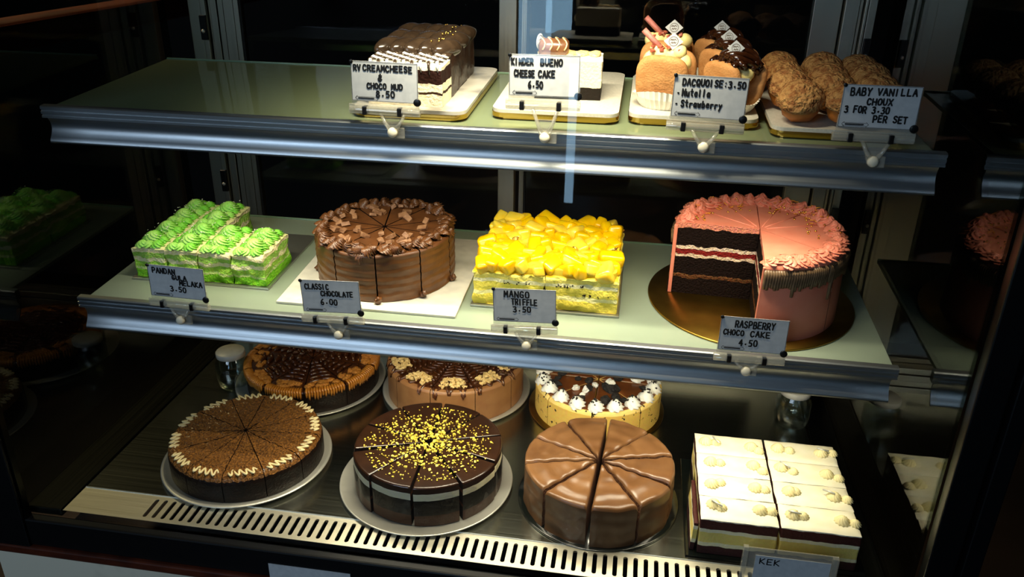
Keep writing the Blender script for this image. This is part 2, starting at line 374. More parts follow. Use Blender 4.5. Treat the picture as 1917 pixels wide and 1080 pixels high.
    def build(s, name, mats, parent=None, bevel=0, seg=2, subsurf=0):
        me = bpy.data.meshes.new(name)
        me.from_pydata(s.v, [], s.f)
        mats = mats if isinstance(mats, (list, tuple)) else [mats]
        for m in mats: me.materials.append(m)
        me.polygons.foreach_set('material_index', s.m); me.polygons.foreach_set('use_smooth', s.sm)
        me.update()
        o = bpy.data.objects.new(name, me); COL.objects.link(o)
        if parent: o.parent = parent
        if bevel:
            b = o.modifiers.new('bevel', 'BEVEL'); b.width = bevel; b.segments = seg; b.limit_method = 'ANGLE'; b.harden_normals = False
        if subsurf:
            b = o.modifiers.new('subsurf', 'SUBSURF'); b.levels = subsurf; b.render_levels = subsurf
        return o

def tag(o, label=None, cat=None, group=None, kind=None):
    if label: o['label'] = label
    if cat and not kind: o['kind'] = 'thing'
    if cat: o['category'] = cat
    if group: o['group'] = group
    if kind: o['kind'] = kind
    return o
def thing(name, label, cat, group=None):
    o = bpy.data.objects.new(name, None); COL.objects.link(o); o.empty_display_size = .03
    return tag(o, label, cat, group)
def copy_tree(o, parent=None):
    c = o.copy(); COL.objects.link(c); c.parent = parent
    for ch in o.children: copy_tree(ch, c)
    return c
TILT = R_(3.275)
FR = {'M': (Vector((0, 0, 0)), TILT), 'T': (Vector((0, .0117, .2906)), TILT), 'D': (Vector((0, 0, -.2919)), 0)}
def frame(k, x, y, h=0, rz=0, sc=1):
    o, t = FR[k]
    return Matrix.Translation(o) @ Matrix.Rotation(t, 4, 'X') @ Matrix.Translation((x, y, h)) @ Matrix.Rotation(rz, 4, 'Z') @ Matrix.Scale(sc, 4)
def put(o, k, x, y, h=0, rz=0, sc=1):
    o.matrix_world = frame(k, x, y, h, rz, sc); return o
def rnd(a, b): return random.uniform(a, b)
def rrect(x0, x1, y0, y1, r, n=6):
    p = []
    for cx, cy, a0 in ((x1-r, y1-r, 0), (x0+r, y1-r, 90), (x0+r, y0+r, 180), (x1-r, y0+r, 270)):
        for i in range(n+1):
            a = R_(a0+90*i/n); p.append((cx+r*math.cos(a), cy+r*math.sin(a)))
    return p

# ------------------------------------------------------------------ the room
def room():
    dark = mat('dark_room_wall', C(24, 20, 16), rough=.9)
    fl = mat('dark_floor_tile', C(40, 34, 28), C(30, 26, 22), 3, .5)
    def st(name, *b, m=dark):
        o = MB().box(*b).build(name, m); o['kind'] = 'structure'; return o
    st('floor', -3, 4, -4, 2.6, -1.3, -1.2, m=fl)
    st('ceiling', -3, 4, -4, 2.6, 1.9, 2.0)
    st('wall_back', -3, 4, 2.5, 2.6, -1.2, 1.9)
    st('wall_front', -3, 4, -4, -3.9, -1.2, 1.9)
    st('wall_left', -3, -2.9, -3.9, 2.5, -1.2, 1.9)
    st('wall_right', 3.9, 4, -3.9, 2.5, -1.2, 1.9, m=mat('brown_room_wall', C(70, 46, 26), rough=.8))
    we = mat_emit('daylight_pane', (.42, .72, 1.0, 1), 6.5)
    o = MB().box(.14, .32, -3.895, -3.885, -.20, .75).build('window_1', we); o['kind'] = 'structure'
    o = MB().box(.43, .48, -3.895, -3.885, -1.0, -.2).build('window_2', we); o['kind'] = 'structure'
    b = MB().box(-.56, -.475, .15, 2.2, .262, .325)
    b.build('wooden_rail', M['wood'], bevel=.012, seg=3)
    tag(bpy.data.objects['wooden_rail'], 'dark reddish wooden rail beyond the glass side nearest the green cake', 'rail')
room()

# ------------------------------------------------------------------ the display case
XL, XR, YF, YB = -.053, 1.222, -.15, .455
def KX(x): return .8304+(x-.8304)*1.0585
ZD = -.2919
def extrude_x(prof, x0, x1, name, m, parent, smooth=True):
    n = len(prof)
    v = [(x0, y, z) for y, z in prof]+[(x1, y, z) for y, z in prof]
    b = MB()
    b.add(v, [(i, n+i, n+(i+1) % n, (i+1) % n) for i in range(n)], 0, False)
    b.add(v, [tuple(range(n)), tuple(range(2*n-1, n-1, -1))], 0, False)
    return b.build(name, m, parent)
def case():
    r = thing('display_case', 'glass refrigerated cake display case with black front frame', 'display case')
    MB().box(XL, XR, YF, YF+.004, -.30, .80).build('front_glass', M['front_glass'], r)
    MB().box(XL-.004, XL, YF, YB-.005, -.30, .80).build('side_glass', M['side_glass'], r)
    MB().box(XR, XR+.004, YF, YB-.005, -.30, .80).build('side_glass', M['side_glass'], r)
    for s, (a, b_, c, d) in (('l', (-.095, -.0405, -.0385, -.0355)), ('r', (1.2285, 1.262, 1.263, 1.2665))):
        if s == 'l': MB().box(-.11, -.044, YF-.02, YF-.002, -.36, .8).build('front_post', M['black'], r, .002)
        else: MB().box(1.2275, 1.2615, YF-.02, YF-.002, -.36, .8).build('front_post', M['black'], r, .002)
        x = -.042 if s == 'l' else 1.2645
        MB().box(x-.0018, x+.0018, YF-.014, YF-.004, -.33, .8).build('bright_edge_strip', M['steel_dark'], r)
    MB().box(1.268, 1.29, YF-.02, YF-.002, -.36, .8).build('outer_post', M['black'], r, .002)
    # deck, its raised borders and the rails
    MB().box(.0094, 1.171, -.090, YB-.004, ZD-.012, ZD).build('deck', M['steel'], r)
    MB().box(XL, .0064, -.148, YB-.004, ZD-.012, ZD+.001).build('deck_border', M['steel_dark'], r, .002)
    MB().box(1.174, XR, -.148, YB-.004, ZD-.012, ZD+.001).build('deck_border', M['steel_dark'], r, .002)
    MB().box(.0094, 1.171, -.148, -.090, -.40, -.39).build('trough', M['black_soft'], r)
    MB().box(-.11, 1.29, YF-.016, YF-.0005, -.352, -.3015).build('base_rail', M['black'], r, .003)
    MB().box(-.11, 1.29, YF-.022, YF-.002, -.368, -.352).build('wooden_trim', M['wood'], r, .003)
    MB().box(-.11, 1.29, YF-.016, YF+.02, -.60, -.368).build('marble_panel', M['marble'], r)
    MB().box(-.11, 1.29, YF+.02, .50, -1.2, -.45).build('cabinet_body', M['black_soft'], r)
    # rear jambs and tracks
    b = MB()
    for x0, x1, dy in ((.030, .057, .012), (.0585, .068, 0), (.070, .0745, .008), (.076, .088, .002)): b.box(KX(x0), KX(x1), YB+dy, YB+.03, -.305, .80)
    b.build('rear_jamb', M['alu'], r, .001)
    b = MB()
    for x0, x1, dy in ((1.1325, 1.154, .004), (1.1555, 1.160, .010), (1.1615, 1.166, 0), (1.1675, 1.180, .004)): b.box(KX(x0), KX(x1), YB+dy, YB+.03, -.305, .80)
    b.build('rear_jamb', M['alu'], r, .001)
    b = MB()
    for z0, z1, dy in ((-.305, -.281, 0), (-.2795, -.268, .003), (-.2665, -.254, 0), (-.2525, -.240, .003)): b.box(KX(.088), KX(1.132), YB-.006+dy, YB+.03, z0, z1)
    b.build('rear_track', M['alu'], r, .0008)
    for x, z in ((KX(.0625), .345), (KX(.0625), .05), (KX(1.173), .345), (KX(1.173), .05)):
        q = MB().box(x-.006, x+.006, YB-.006, YB+.001, z-.022, z+.022).build('shelf_bracket', M['black'], r, .001)
        MB().lathe([(.0035, 0), (.0035, .001), (.002, .0022), (.0005, .0025)], 12, tf=Matrix.Translation((x, YB-.006, z-.006)) @ Matrix.Rotation(PI/2, 4, 'X')).build('screw', M['silver_bit'], q)
    # canopy with the LED strip that lights the case
    MB().box(-.11, 1.29, -.17, .50, .80, .86).build('canopy', M['black'], r)
    return r
case()
def door(x0, x1, stl, strr, dy, label):
    d = thing('sliding_door', label, 'door', None)
    y = YB+.008+dy
    x0, x1 = KX(x0), KX(x1); stl = (KX(stl[0]), KX(stl[1])); strr = (KX(strr[0]), KX(strr[1]))
    b = MB(); n = 4
    for k in range(n):
        w = (stl[1]-stl[0])/n
        b.box(stl[0]+k*w+(.0006 if k else 0), stl[0]+(k+1)*w, y-.008+(.0012 if k % 2 else 0), y+.012, -.237, .79)
    b.build('stile', M['alu'], d)
    MB().box(strr[0], strr[1], y-.008, y+.012, -.237, .79).build('stile', M['alu'], d, .001)
    MB().box(stl[1], stl[1]+.004, y-.004, y+.008, -.237, .79).build('seal', M['black_soft'], d)
    MB().box(stl[1], strr[0], y, y+.005, -.232, .785).build('pane', M['glass'], d)
    MB().box(stl[1], strr[0], y-.004, y+.010, -.239, -.229).build('bottom_rail', M['alu'], d)
door(.092, .588, (.092, .129), (.588, .6175), 0, 'rear sliding glass door behind the green cake and the chocolate cake')
door(.624, 1.13, (.6245, .632), (1.088, 1.130), .016, 'rear sliding glass door behind the mango cake and the pink cake')

def grille():
    g = thing('ventilation_grille', 'slotted steel air grille along the front of the deck', 'grille')
    y0, y1, z = -.148, -.0915, ZD+.0005
    x0, x1 = .0094, 1.171
    b = MB(); p = .01445; n = 71; xs = .131; w = .0032; ys0, ys1 = -.1405, -.0995
    def cell(a, c):
        cx = (a+c)/2; K = 8
        top = []; bot = []
        for i in range(K+1):
            an = PI*i/K
            top.append((cx+w*math.cos(an), ys1-w+w*math.sin(an)))
            bot.append((cx+w*math.cos(an), ys0+w-w*math.sin(an)))
        def half(arc, ye, flip):
            v = []; f = []
            for i, (x, y) in enumerate(arc):
                ex = c+(a-c)*i/K
                v += [(x, y, z), (ex, ye, z), (x, y, z-.002)]
            for i in range(K):
                f += [(3*i, 3*i+1, 3*i+4, 3*i+3), (3*i, 3*i+3, 3*i+5, 3*i+2)]
            b.add(v, [tuple(reversed(q)) for q in f] if flip else f)
        half(top, y1, False); half(bot, y0, True)
        for sx, ex in ((cx-w, a), (cx+w, c)):
            b.add([(sx, ys1-w, z), (sx, ys0+w, z), (ex, y0, z), (ex, y1, z), (sx, ys1-w, z-.002), (sx, ys0+w, z-.002)], [(0, 1, 2, 3), (0, 1, 5, 4)])
    for i in range(n): cell(xs+i*p, xs+(i+1)*p)
    b.add([(x0, y0, z), (xs, y0, z), (xs, y1, z), (x0, y1, z)], [(0, 1, 2, 3)])
    xe = xs+n*p
    b.add([(xe, y0, z), (x1, y0, z), (x1, y1, z), (xe, y1, z)], [(0, 1, 2, 3)])
    b.build('slotted_plate', M['grille'], g)
    MB().box(x0, x1, y1, y1+.0013, z-.004, z+.001).build('edge_lip', M['alu_rail'], g)
grille()

def shelf(kind, dep, label, m, x0, x1):
    s = thing('glass_shelf', label, 'shelf')
    MB().box(x0, x1, .002, dep, -.006, 0).build('frosted_panel', m, s, .0008)
    MB().box(x0, x1, dep, dep+.004, -.007, .002).build('rear_edge', M['glass_edge'], s, .0008)
    lip = [(-.0045, .0015), (-.0065, .0), (-.0065, -.0035), (-.0048, -.004), (-.0048, -.0058), (-.0068, -.0063), (-.0068, -.0100), (-.005, -.0105), (-.005, -.0122), (-.0068, -.0127), (-.0068, -.0155), (.004, -.0155), (.004, .0015)]
    extrude_x(lip, 0, 1.2, 'front_lip', M['alu_rail'], s)
    n = 14; pf = []
    for i in range(n+1):
        t = i/n; z = -.0155-.0355*t
        y = -.0035 + .0055*math.sin(PI*min(1, t*1.15))*1.0 - .006*t*t
        pf.append((y, z))
    prof = pf+[(y+.003, z) for y, z in reversed(pf)]
    b = MB(); N = len(prof); a0, a1 = .005, 1.195
    v = [(a0, y, z) for y, z in prof]+[(a1, y, z) for y, z in prof]
    b.add(v, [(i, N+i, N+(i+1) % N, (i+1) % N) for i in range(N)], 0, True)
    b.add(v, [tuple(range(N)), tuple(range(2*N-1, N-1, -1))], 0, False)
    b.build('curved_fascia', M['alu_rail'], s)
    put(s, kind, 0, 0)
shelf('T', .3075, 'upper glass shelf holding loaf, cheesecake, cup cakes and choux', M['shelf_top'], .0138, 1.187)
shelf('M', .3432, 'middle glass shelf holding green, chocolate, mango and pink cakes', M['shelf_mid'], .0138, 1.194)

# ------------------------------------------------------------------ hand lettering
G = {
'A': [[(0,0),(.45,1),(.55,1),(1,0)],[(.2,.38),(.8,.38)]], 'B': [[(0,0),(0,1),(.6,1),(.8,.85),(.75,.6),(.5,.52),(0,.52)],[(.5,.52),(.9,.4),(.95,.15),(.7,0),(0,0)]],
'C': [[(.95,.82),(.7,1),(.3,.98),(.05,.7),(.02,.35),(.25,.03),(.65,0),(.95,.18)]], 'D': [[(0,0),(0,1),(.5,1),(.9,.75),(.95,.35),(.65,.03),(0,0)]],
'E': [[(.9,1),(0,1),(0,0),(.9,0)],[(0,.5),(.75,.52)]], 'F': [[(.9,1),(0,1),(0,0)],[(0,.52),(.7,.52)]],
'G': [[(.9,.85),(.6,1),(.25,.95),(.02,.6),(.05,.2),(.4,0),(.85,.05),(.9,.42),(.5,.42)]], 'H': [[(0,0),(0,1)],[(1,0),(1,1)],[(0,.5),(1,.5)]],
'I': [[(.5,0),(.5,1)]], 'K': [[(0,0),(0,1)],[(.9,1),(.05,.48),(.95,0)]], 'L': [[(.05,1),(.05,0),(.9,.02)]],
'M': [[(0,0),(.08,1),(.5,.35),(.92,1),(1,0)]], 'N': [[(0,0),(.03,1),(.95,0),(1,1)]], 'O': [[(.5,1),(.15,.9),(0,.5),(.15,.08),(.5,0),(.85,.08),(1,.5),(.85,.9),(.5,1)]],
'P': [[(0,0),(0,1),(.6,1),(.92,.82),(.85,.5),(.5,.42),(0,.42)]], 'Q': [[(.5,1),(.15,.9),(0,.5),(.15,.08),(.5,0),(.85,.08),(1,.5),(.85,.9),(.5,1)],[(.55,.3),(1,-.08)]],
'R': [[(0,0),(0,1),(.6,1),(.9,.82),(.82,.55),(.5,.47),(0,.47)],[(.45,.47),(.95,0)]], 'S': [[(.92,.85),(.6,1),(.2,.95),(.06,.72),(.3,.55),(.75,.45),(.92,.25),(.7,.02),(.3,0),(.03,.15)]],
'T': [[(0,1),(1,1)],[(.5,1),(.5,0)]], 'U': [[(0,1),(.02,.3),(.25,.02),(.7,.02),(.95,.3),(.97,1)]], 'V': [[(0,1),(.48,0),(1,1)]], 'X': [[(0,1),(1,0)],[(1,1),(0,0)]], 'Y': [[(0,1),(.5,.5),(1,1)],[(.5,.5),(.4,0)]],
'0': [[(.5,1),(.15,.9),(0,.5),(.15,.08),(.5,0),(.85,.08),(1,.5),(.85,.9),(.5,1)]], '3': [[(.05,.95),(.6,1),(.85,.8),(.4,.55),(.85,.45),(.9,.15),(.5,0),(.03,.1)]],
'4': [[(.75,0),(.72,1),(.05,.35),(1,.35)]], '5': [[(.9,1),(.2,1),(.12,.55),(.65,.6),(.92,.35),(.7,.03),(.08,.05)]], '6': [[(.75,1),(.25,.75),(.05,.35),(.25,.03),(.75,.03),(.9,.3),(.65,.5),(.12,.4)]],
'8': [[(.5,.53),(.12,.75),(.3,1),(.7,1),(.88,.75),(.5,.53),(.05,.28),(.25,0),(.75,0),(.95,.28),(.5,.53)]],
'.': [[(.4,.25),(.55,.3),(.5,.2)]], ':': [[(.5,.2),(.52,.22)],[(.5,.7),(.52,.72)]], '-': [[(.3,.45),(.6,.45)]],
'&': [[(.8,.75),(.3,.8),(.35,.5),(.75,.5)],[(.35,.5),(.1,.3),(.25,.02),(.85,.2)],[(.55,1),(.5,-.1)]],
'u': [[(0,.62),(.03,.2),(.3,0),(.7,.1),(.8,.62)],[(.8,.62),(.85,0)]], 't': [[(.4,1),(.4,.1),(.75,.02)],[(.05,.65),(.8,.65)]], 'e': [[(.1,.33),(.85,.38),(.7,.62),(.25,.62),(.03,.3),(.25,.02),(.85,.08)]],
'l': [[(.5,1),(.5,0)]], 'a': [[(.85,.58),(.35,.64),(.05,.35),(.2,.03),(.6,.05),(.85,.45)],[(.85,.6),(.88,0)]], 'r': [[(.1,.62),(.12,0)],[(.12,.4),(.4,.62),(.85,.6)]], 'o': [[(.5,.62),(.1,.5),(.05,.15),(.45,0),(.85,.15),(.85,.5),(.5,.62)]],
'w': [[(0,.62),(.22,0),(.5,.5),(.75,0),(1,.62)]], 'b': [[(.1,1),(.1,0),(.6,.02),(.85,.3),(.6,.6),(.12,.5)]], 'y': [[(.05,.62),(.45,.1)],[(.9,.62),(.45,.1),(.15,-.35)]],
}
def strokes(b, lines, w, z, tf):
    """flat marker strokes: a ribbon per segment and a round dab at each point"""
    for ln in lines:
        for i, p in enumerate(ln):
            z += .0000012
            b.add([(p[0]+w/2*math.cos(PI*k/4), p[1]+w/2*math.sin(PI*k/4), z) for k in range(8)], [tuple(range(8))], 0, False, tf)
            if i:
                a = Vector(ln[i-1]); c = Vector(p); d = c-a
                if d.length < 1e-7: continue
                nn = Vector((-d.y, d.x)).normalized()*w/2
                b.add([(a.x-nn.x, a.y-nn.y, z), (c.x-nn.x, c.y-nn.y, z), (c.x+nn.x, c.y+nn.y, z), (a.x+nn.x, a.y+nn.y, z)], [(0, 1, 2, 3)], 0, False, tf)
def write(b, text, x0, x1, y0, y1, w, z, tf):
    n = len(text); adv = (x1-x0)/n
    for i, ch in enumerate(text):
        if ch == ' ' or ch not in G: continue
        gw = adv*.68*(.55 if ch in 'Il' else 1)
        gx = x0+adv*i+adv*.14; gy = y0+rnd(-.05, .05)*(y1-y0); sl = rnd(-.06, .06)
        L = [[(gx+px*gw+py*sl*gw, gy+py*(y1-y0)) for px, py in st] for st in G[ch]]
        strokes(b, L, w, z, tf)
CW, CH = .088, .0505
def card_text(parent, lines, cw=CW, ch=CH):
    b = MB(); tf = Matrix.Rotation(PI/2, 4, 'X')
    for text, u0, u1, v0, v1 in lines:
        write(b, text, u0*cw, u1*cw, (1-v1)*ch, (1-v0)*ch, .0020, .00045, tf)
    b.build('lettering', M['ink'], parent)
def make_tag(k, X, Z, rz, lean, lines, knobx, knobz, label):
    """price card in a clear clip gripping the shelf's front lip; origin at the card's lower left corner"""
    r = thing('price_tag', label, 'price tag', None)
    card = MB().box(0, CW, 0, .0005, 0, CH).build('card', M['card'], r)
    card_text(card, lines)
    tf = Matrix.Rotation(PI/2, 4, 'X')
    b = MB(); e = .00055
    strokes(b, [[(e, e), (e, CH-e), (CW-e, CH-e), (CW-e, e), (e, e)]], .0005, .0003, tf)
    b.build('border_line', M['ink'], card)
    b = MB()
    y = CH*.075; s = CH*.055; xa, xb = CW*.05, CW*.40
    strokes(b, [[(xa+s, y+s), (xa, y), (xa+s, y-s)], [(xb-s, y+s), (xb, y), (xb-s, y-s)], [(xa+s*.4, y+s*.6), (xb-s, y+s*.6)], [(xa+s*.4, y-s*.6), (xb-s, y-s*.6)]], .0005, .0004, tf)
    strokes(b, [[(xa+s*1.6, y), (xb-s*2.2, y)]], .0017, .0004, tf)
    b.build('arrow_ornament', M['ink'], card)
    for cx, cz, rr in ((.001, CH-.001, .0024), (CW-.001, .0015, .0050)):
        MB().lathe([(rr, 0), (rr, .0014), (rr*.85, .0018)], 20, tf=Matrix.Translation((cx, -.0002, cz)) @ Matrix.Rotation(PI/2, 4, 'X')).build('corner_dot', M['black'], r)
    # clear pocket behind the card and hinge bar under it
    MB().box(-.001, CW+.001, .0008, .0016, -.006, CH*.28).build('card_pocket', M['plastic'], r)
    hb = MB()
    hb.box(-.004, CW+.002, -.002, .004, -.0165, -.0075)
    hb.box(-.004, CW+.002, -.0035, -.001, -.0095, -.0035)
    hb.tube([(-.004, .001, -.012), (CW+.002, .001, -.012)], .0055, 10)
    hb.build('hinge_bar', M['plastic'], r, .0006)
    for fx in (.19, .72):
        MB().box(fx*CW-.003, fx*CW+.003, -.0048, .0055, -.0175, -.0065).build('hinge_band', M['band'], r, .001)
    kx, kz = knobx-X, knobz-Z
    for sx in (-1, 1):
        MB().tube([(kx+sx*.016, .0, -.015), (kx+sx*.010, -.002, (-.015+kz)*.5), (kx+sx*.003, -.003, kz+.003)], [.0026, .0024, .003], 8).build('clip_arm', M['plastic'], r)
    MB().prism([(-.006, -.004), (.006, -.004), (.013, .022), (-.013, .022)], -.001, .001, tf=Matrix.Translation((kx, .001, kz)) @ Matrix.Rotation(PI/2, 4, 'X')).build('clip_web', M['plastic'], r)
    MB().box(kx-.001, kx+.015, -.001, .004, kz-.008, kz+.006).build('clip_jaw', M['plastic'], r, .001)
    MB().lathe([(.0012, -.0035), (.005, -.0035), (.0064, -.002), (.0067, .001), (.006, .003), (.0036, .0042), (.0008, .0046)], 20, tf=Matrix.Translation((kx, -.0035, kz)) @ Matrix.Rotation(R_(80), 4, 'X')).build('knob', M['knob'], r)
    yy = (.0117 if k == 'T' else 0)-.0135
    r.matrix_world = Matrix.Translation((X, yy, Z)) @ Matrix.Rotation(rz, 4, 'Y') @ Matrix.Rotation(lean, 4, 'X')
def tags():
    make_tag('T', .4605, .3225, .01, 0, [('RV', .04, .16, .10, .24), ('CREAMCHEESE', .18, .93, .09, .23), ('&', .39, .49, .30, .47), ('CHOCO MUD', .23, .78, .54, .67), ('8.50', .36, .66, .73, .88)], .514, .284, 'price card reading RV CREAMCHEESE & CHOCO MUD 8.50, before the chocolate loaf')
    make_tag('T', .6665, .3385, -.01, 0, [('KINDER', .03, .35, .10, .25), ('BUENO', .44, .76, .10, .25), ('CHEESE', .07, .37, .38, .53), ('CAKE', .41, .66, .38, .53), ('6.50', .27, .49, .64, .80)], .713, .287, 'price card ending CHEESE CAKE 6.50 before the white cheesecake slice')
    make_tag('T', .868, .3225, .02, 0, [('DACQUOISE:3.50', .11, .97, .09, .24), ('-', .05, .1, .34, .5), ('Nutella', .12, .51, .33, .49), ('-', .04, .09, .6, .76), ('Strawberry', .12, .69, .60, .75)], .912, .287, 'price card reading DACQUOISE 3.50 before the sponge biscuit cakes')
    make_tag('T', 1.0655, .3195, .0, 0, [('BABY', .09, .37, .08, .25), ('VANILLA', .43, .95, .07, .22), ('CHOUX', .32, .66, .31, .45), ('3 FOR 3.30', .05, .64, .50, .65), ('PER SET', .44, .89, .70, .85)], 1.113, .280, 'price card reading BABY VANILLA CHOUX 3 FOR 3.30 PER SET')
    make_tag('M', .1315, .0195, .02, 0, [('PANDAN', .08, .50, .09, .25), ('GULA', .42, .69, .28, .41), ('MELAKA', .54, .96, .43, .58), ('3.50', .36, .66, .64, .80)], .175, -.016, 'price card reading PANDAN GULA MELAKA 3.50 before the green cake')
    make_tag('M', .370, .0145, -.04, 0, [('CLASSIC', .07, .49, .12, .28), ('CHOCOLATE', .33, .89, .33, .48), ('6.00', .31, .61, .58, .75)], .420, -.020, 'price card reading CLASSIC CHOCOLATE 6.00 before the brown chocolate cake')
    make_tag('M', .651, .0255, -.04, 0, [('MANGO', .17, .59, .07, .25), ('TRIFFLE', .29, .71, .30, .47), ('3.50', .31, .61, .53, .69)], .697, -.010, 'price card reading MANGO TRIFFLE 3.50 before the yellow cake')
    make_tag('M', .960, .0115, .0, 0, [('RASPBERRY', .21, .81, .10, .29), ('CHOCO', .05, .37, .38, .53), ('CAKE', .45, .76, .38, .54), ('4.50', .30, .59, .65, .83)], 1.001, -.017, 'price card reading RASPBERRY CHOCO CAKE 4.50 before the pink cake')
    # upright acrylic stand in front of the white cake
    r = thing('acrylic_card_stand', 'clear acrylic stand with a card reading KEK, before the white cream cake', 'card stand')
    MB().box(0, .120, 0, .002, -.07, .012).build('acrylic_sheet', M['plastic'], r, .0006)
    MB().box(-.001, .006, -.003, .004, -.07, .013).build('acrylic_edge', M['plastic'], r, .0008)
    MB().box(.113, .121, -.003, .004, -.07, .010).build('acrylic_edge', M['plastic'], r, .0008)
    c = MB().box(.016, .112, -.0012, -.0005, -.055, .001).build('card', M['card'], r)
    b = MB(); tf = Matrix.Translation((0, -.0012, 0)) @ Matrix.Rotation(PI/2, 4, 'X')
    write(b, 'KEK', .021, .049, -.0125, -.0035, .0016, .0003, tf); b.build('lettering', M['ink'], c)
    MB().box(0, .120, 0, .03, -.0725, -.07).build('acrylic_foot', M['plastic'], r)
    r.matrix_world = Matrix.Translation((1.012, -.145, -.2205))
tags()
pn = MB().box(.345, .47, 0, .0008, -.029, 0).build('paper_notice', M['card'])  # thin white sheet that stands in for a bright reflection on the rail
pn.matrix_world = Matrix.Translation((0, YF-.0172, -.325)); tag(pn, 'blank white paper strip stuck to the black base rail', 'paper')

# ------------------------------------------------------------------ sliced round cakes
def sector(R, h, a0, a1, gap=.0015, bev=.006, cbev=0, nt=10, ns=14, nz=6, fr=None, mi=(0, 1, 2), flare=0, side=None):
    """one slice standing on z=0 about the cake's axis; mi = (top, outside, cut faces)"""
    b = MB(); mid = (a0+a1)/2; half = (a1-a0)/2
    ap = gap/2/math.sin(half) if half < PI/2 else 0
    ax, ay = ap*math.cos(mid), ap*math.sin(mid)
    da = math.asin(min(.9, gap/2/R))
    def P(t, s, z):
        a = a0+da+(a1-a0-2*da)*s
        rr = R*(1+flare*(z/h-.5))
        if side: rr += side(a, z)
        x, y = rr*math.cos(a), rr*math.sin(a)
        return ax+(x-ax)*t, ay+(y-ay)*t
    def ztop(t, s):
        z = h; d = (1-t)*R
        if d < bev: z -= bev*(1-math.sqrt(max(0, 1-(1-d/bev)**2)))
        if cbev:
            e = t*R*math.sin(max(0, min(s, 1-s))*(a1-a0))
            if e < cbev: z -= cbev*.7*(1-math.sqrt(max(0, 1-(1-e/cbev)**2)))
        if fr: z += fr(P(t, s, h)[0], P(t, s, h)[1])
        return z
    ts = [i/nt*.93 for i in range(nt+1)]+[.955, .975, .99, 1.0]
    ss = [i/ns for i in range(ns+1)]
    if cbev: ss = [0, .02, .05]+[.1+.8*i/ns for i in range(ns+1)]+[.95, .98, 1]
    if bev < .001: ts = [i/nt for i in range(nt+1)]
    grid = [[(*P(t, s, h), ztop(t, s)) for s in ss] for t in ts]
    v = [p for row in grid for p in row]; n = len(ss)
    b.add(v, [(i*n+j, (i+1)*n+j, (i+1)*n+j+1, i*n+j+1) for i in range(len(ts)-1) for j in range(n-1)], mi[0], True)
    zs = [i/nz for i in range(nz+1)]
    v = [(*P(1, s, z*h), z*grid[-1][j][2]) for z in zs for j, s in enumerate(ss)]
    b.add(v, [(i*n+j, i*n+j+1, (i+1)*n+j+1, (i+1)*n+j) for i in range(nz) for j in range(n-1)], mi[1], True)
    for s, jj, fl in ((0, 0, 0), (1, n-1, 1)):
        k = len(ts); v = [(*P(t, s, h), z*grid[i][jj][2]) for z in zs for i, t in enumerate(ts)]
        v = []
        for z in zs:
            for i, t in enumerate(ts):
                p = P(t, s, z*h); v.append((p[0], p[1], z*grid[i][jj][2]))
        f = [(i*k+j, i*k+j+1, (i+1)*k+j+1, (i+1)*k+j) for i in range(nz) for j in range(k-1)]
        if fl: f = [tuple(reversed(q)) for q in f]
        b.add(v, f, mi[2], False)
    k = n
    b.add([(*P(1, s, 0), 0) for s in ss]+[(ax, ay, 0)], [(i+1, i, k) for i in range(k-1)], mi[2], False)
    return b
def sliced(root, R, h, n, rot, mats, gap=.0018, bev=.006, cbev=0, fr=None, jit=.0, skip=(), flare=0, nt=10, side=None, nz=6, ns=14):
    out = []
    for i in range(n):
        if i in skip: continue
        a0 = rot+2*PI*i/n; a1 = rot+2*PI*(i+1)/n
        o = sector(R, h, a0, a1, gap, bev, cbev, fr=fr, flare=flare, nt=nt, side=side, nz=nz, ns=ns).build('cake_slice', mats, root)
        if jit: o.location = (rnd(-jit, jit), rnd(-jit, jit), 0); o.rotation_euler = (rnd(-.012, .012), rnd(-.012, .012), rnd(-.012, .012))
        out.append(o)
    return out
def plate(name, R, label, cat, k, x, y, m, h=.004, rim=.012, dish=True):
    b = MB()
    if dish: prof = [(R*.5, 0), (R*.88, 0), (R, h+.0015), (R-.001, h+.003), (R-rim*.5, h+.0025), (R-rim, h+.0004), (R*.7, h), (.001, h)]
    else: prof = [(R-.001, 0), (R, .0006), (R, h-.0006), (R-.001, h), (.001, h)]
    b.lathe(prof, 96)
    o = b.build(name, m); tag(o, label, cat); put(o, k, x, y, .0004); return o

def zigzag(a0, a1, R, z, amp, per, r, dirr=0):
    L = R*(a1-a0); n = max(2, int(L/per)); pts = []
    for i in range(n*8+1):
        t = i/(n*8); a = a0+(a1-a0)*t; w = math.sin(2*PI*n*t)
        q = R+amp*w
        pts.append((q*math.cos(a+.10*w*per/R*3), q*math.sin(a+.10*w*per/R*3), z+rnd(-.0002, .0002)))
    return pts

def cake_brown():
    r = thing('round_cake', 'low brown grainy cake with zigzag cream icing round its rim', 'cake')
    R, h, n = .123, .047, 12; rot = R_(8)
    for o in sliced(r, R, h, n, rot, [M['brown_crust'], M['dark_side'], M['choc_crumb']], .0014, .016, fr=lambda x, y: .0024*mnoise.noise(Vector((x*260, y*260, 1)))+.0012*mnoise.noise(Vector((x*90, y*90, 3)))-.0035*math.sin(min(1, math.hypot(x, y)/.05)*PI/2)+.0035, nt=44, ns=34): pass
    for o in r.children:
        me = o.data
        for p in me.polygons:
            if p.material_index == 0 and math.hypot(p.center.x, p.center.y) > R*.985: p.material_index = 1
    for i in range(n):
        a0 = rot+2*PI*i/n+.07; a1 = rot+2*PI*(i+1)/n-.07
        MB().tube(zigzag(a0, a1, R-.012, h-.0005, .0068, .0088, .0016), .0018, 6).build('zigzag_icing', M['icing'], r)
    put(r, 'D', .229, .027, .0055)
    plate('cake_plate', .1376, 'silver plate under the brown grainy cake', 'plate', 'D', .2275, .0274, M['plate'])
cake_brown()

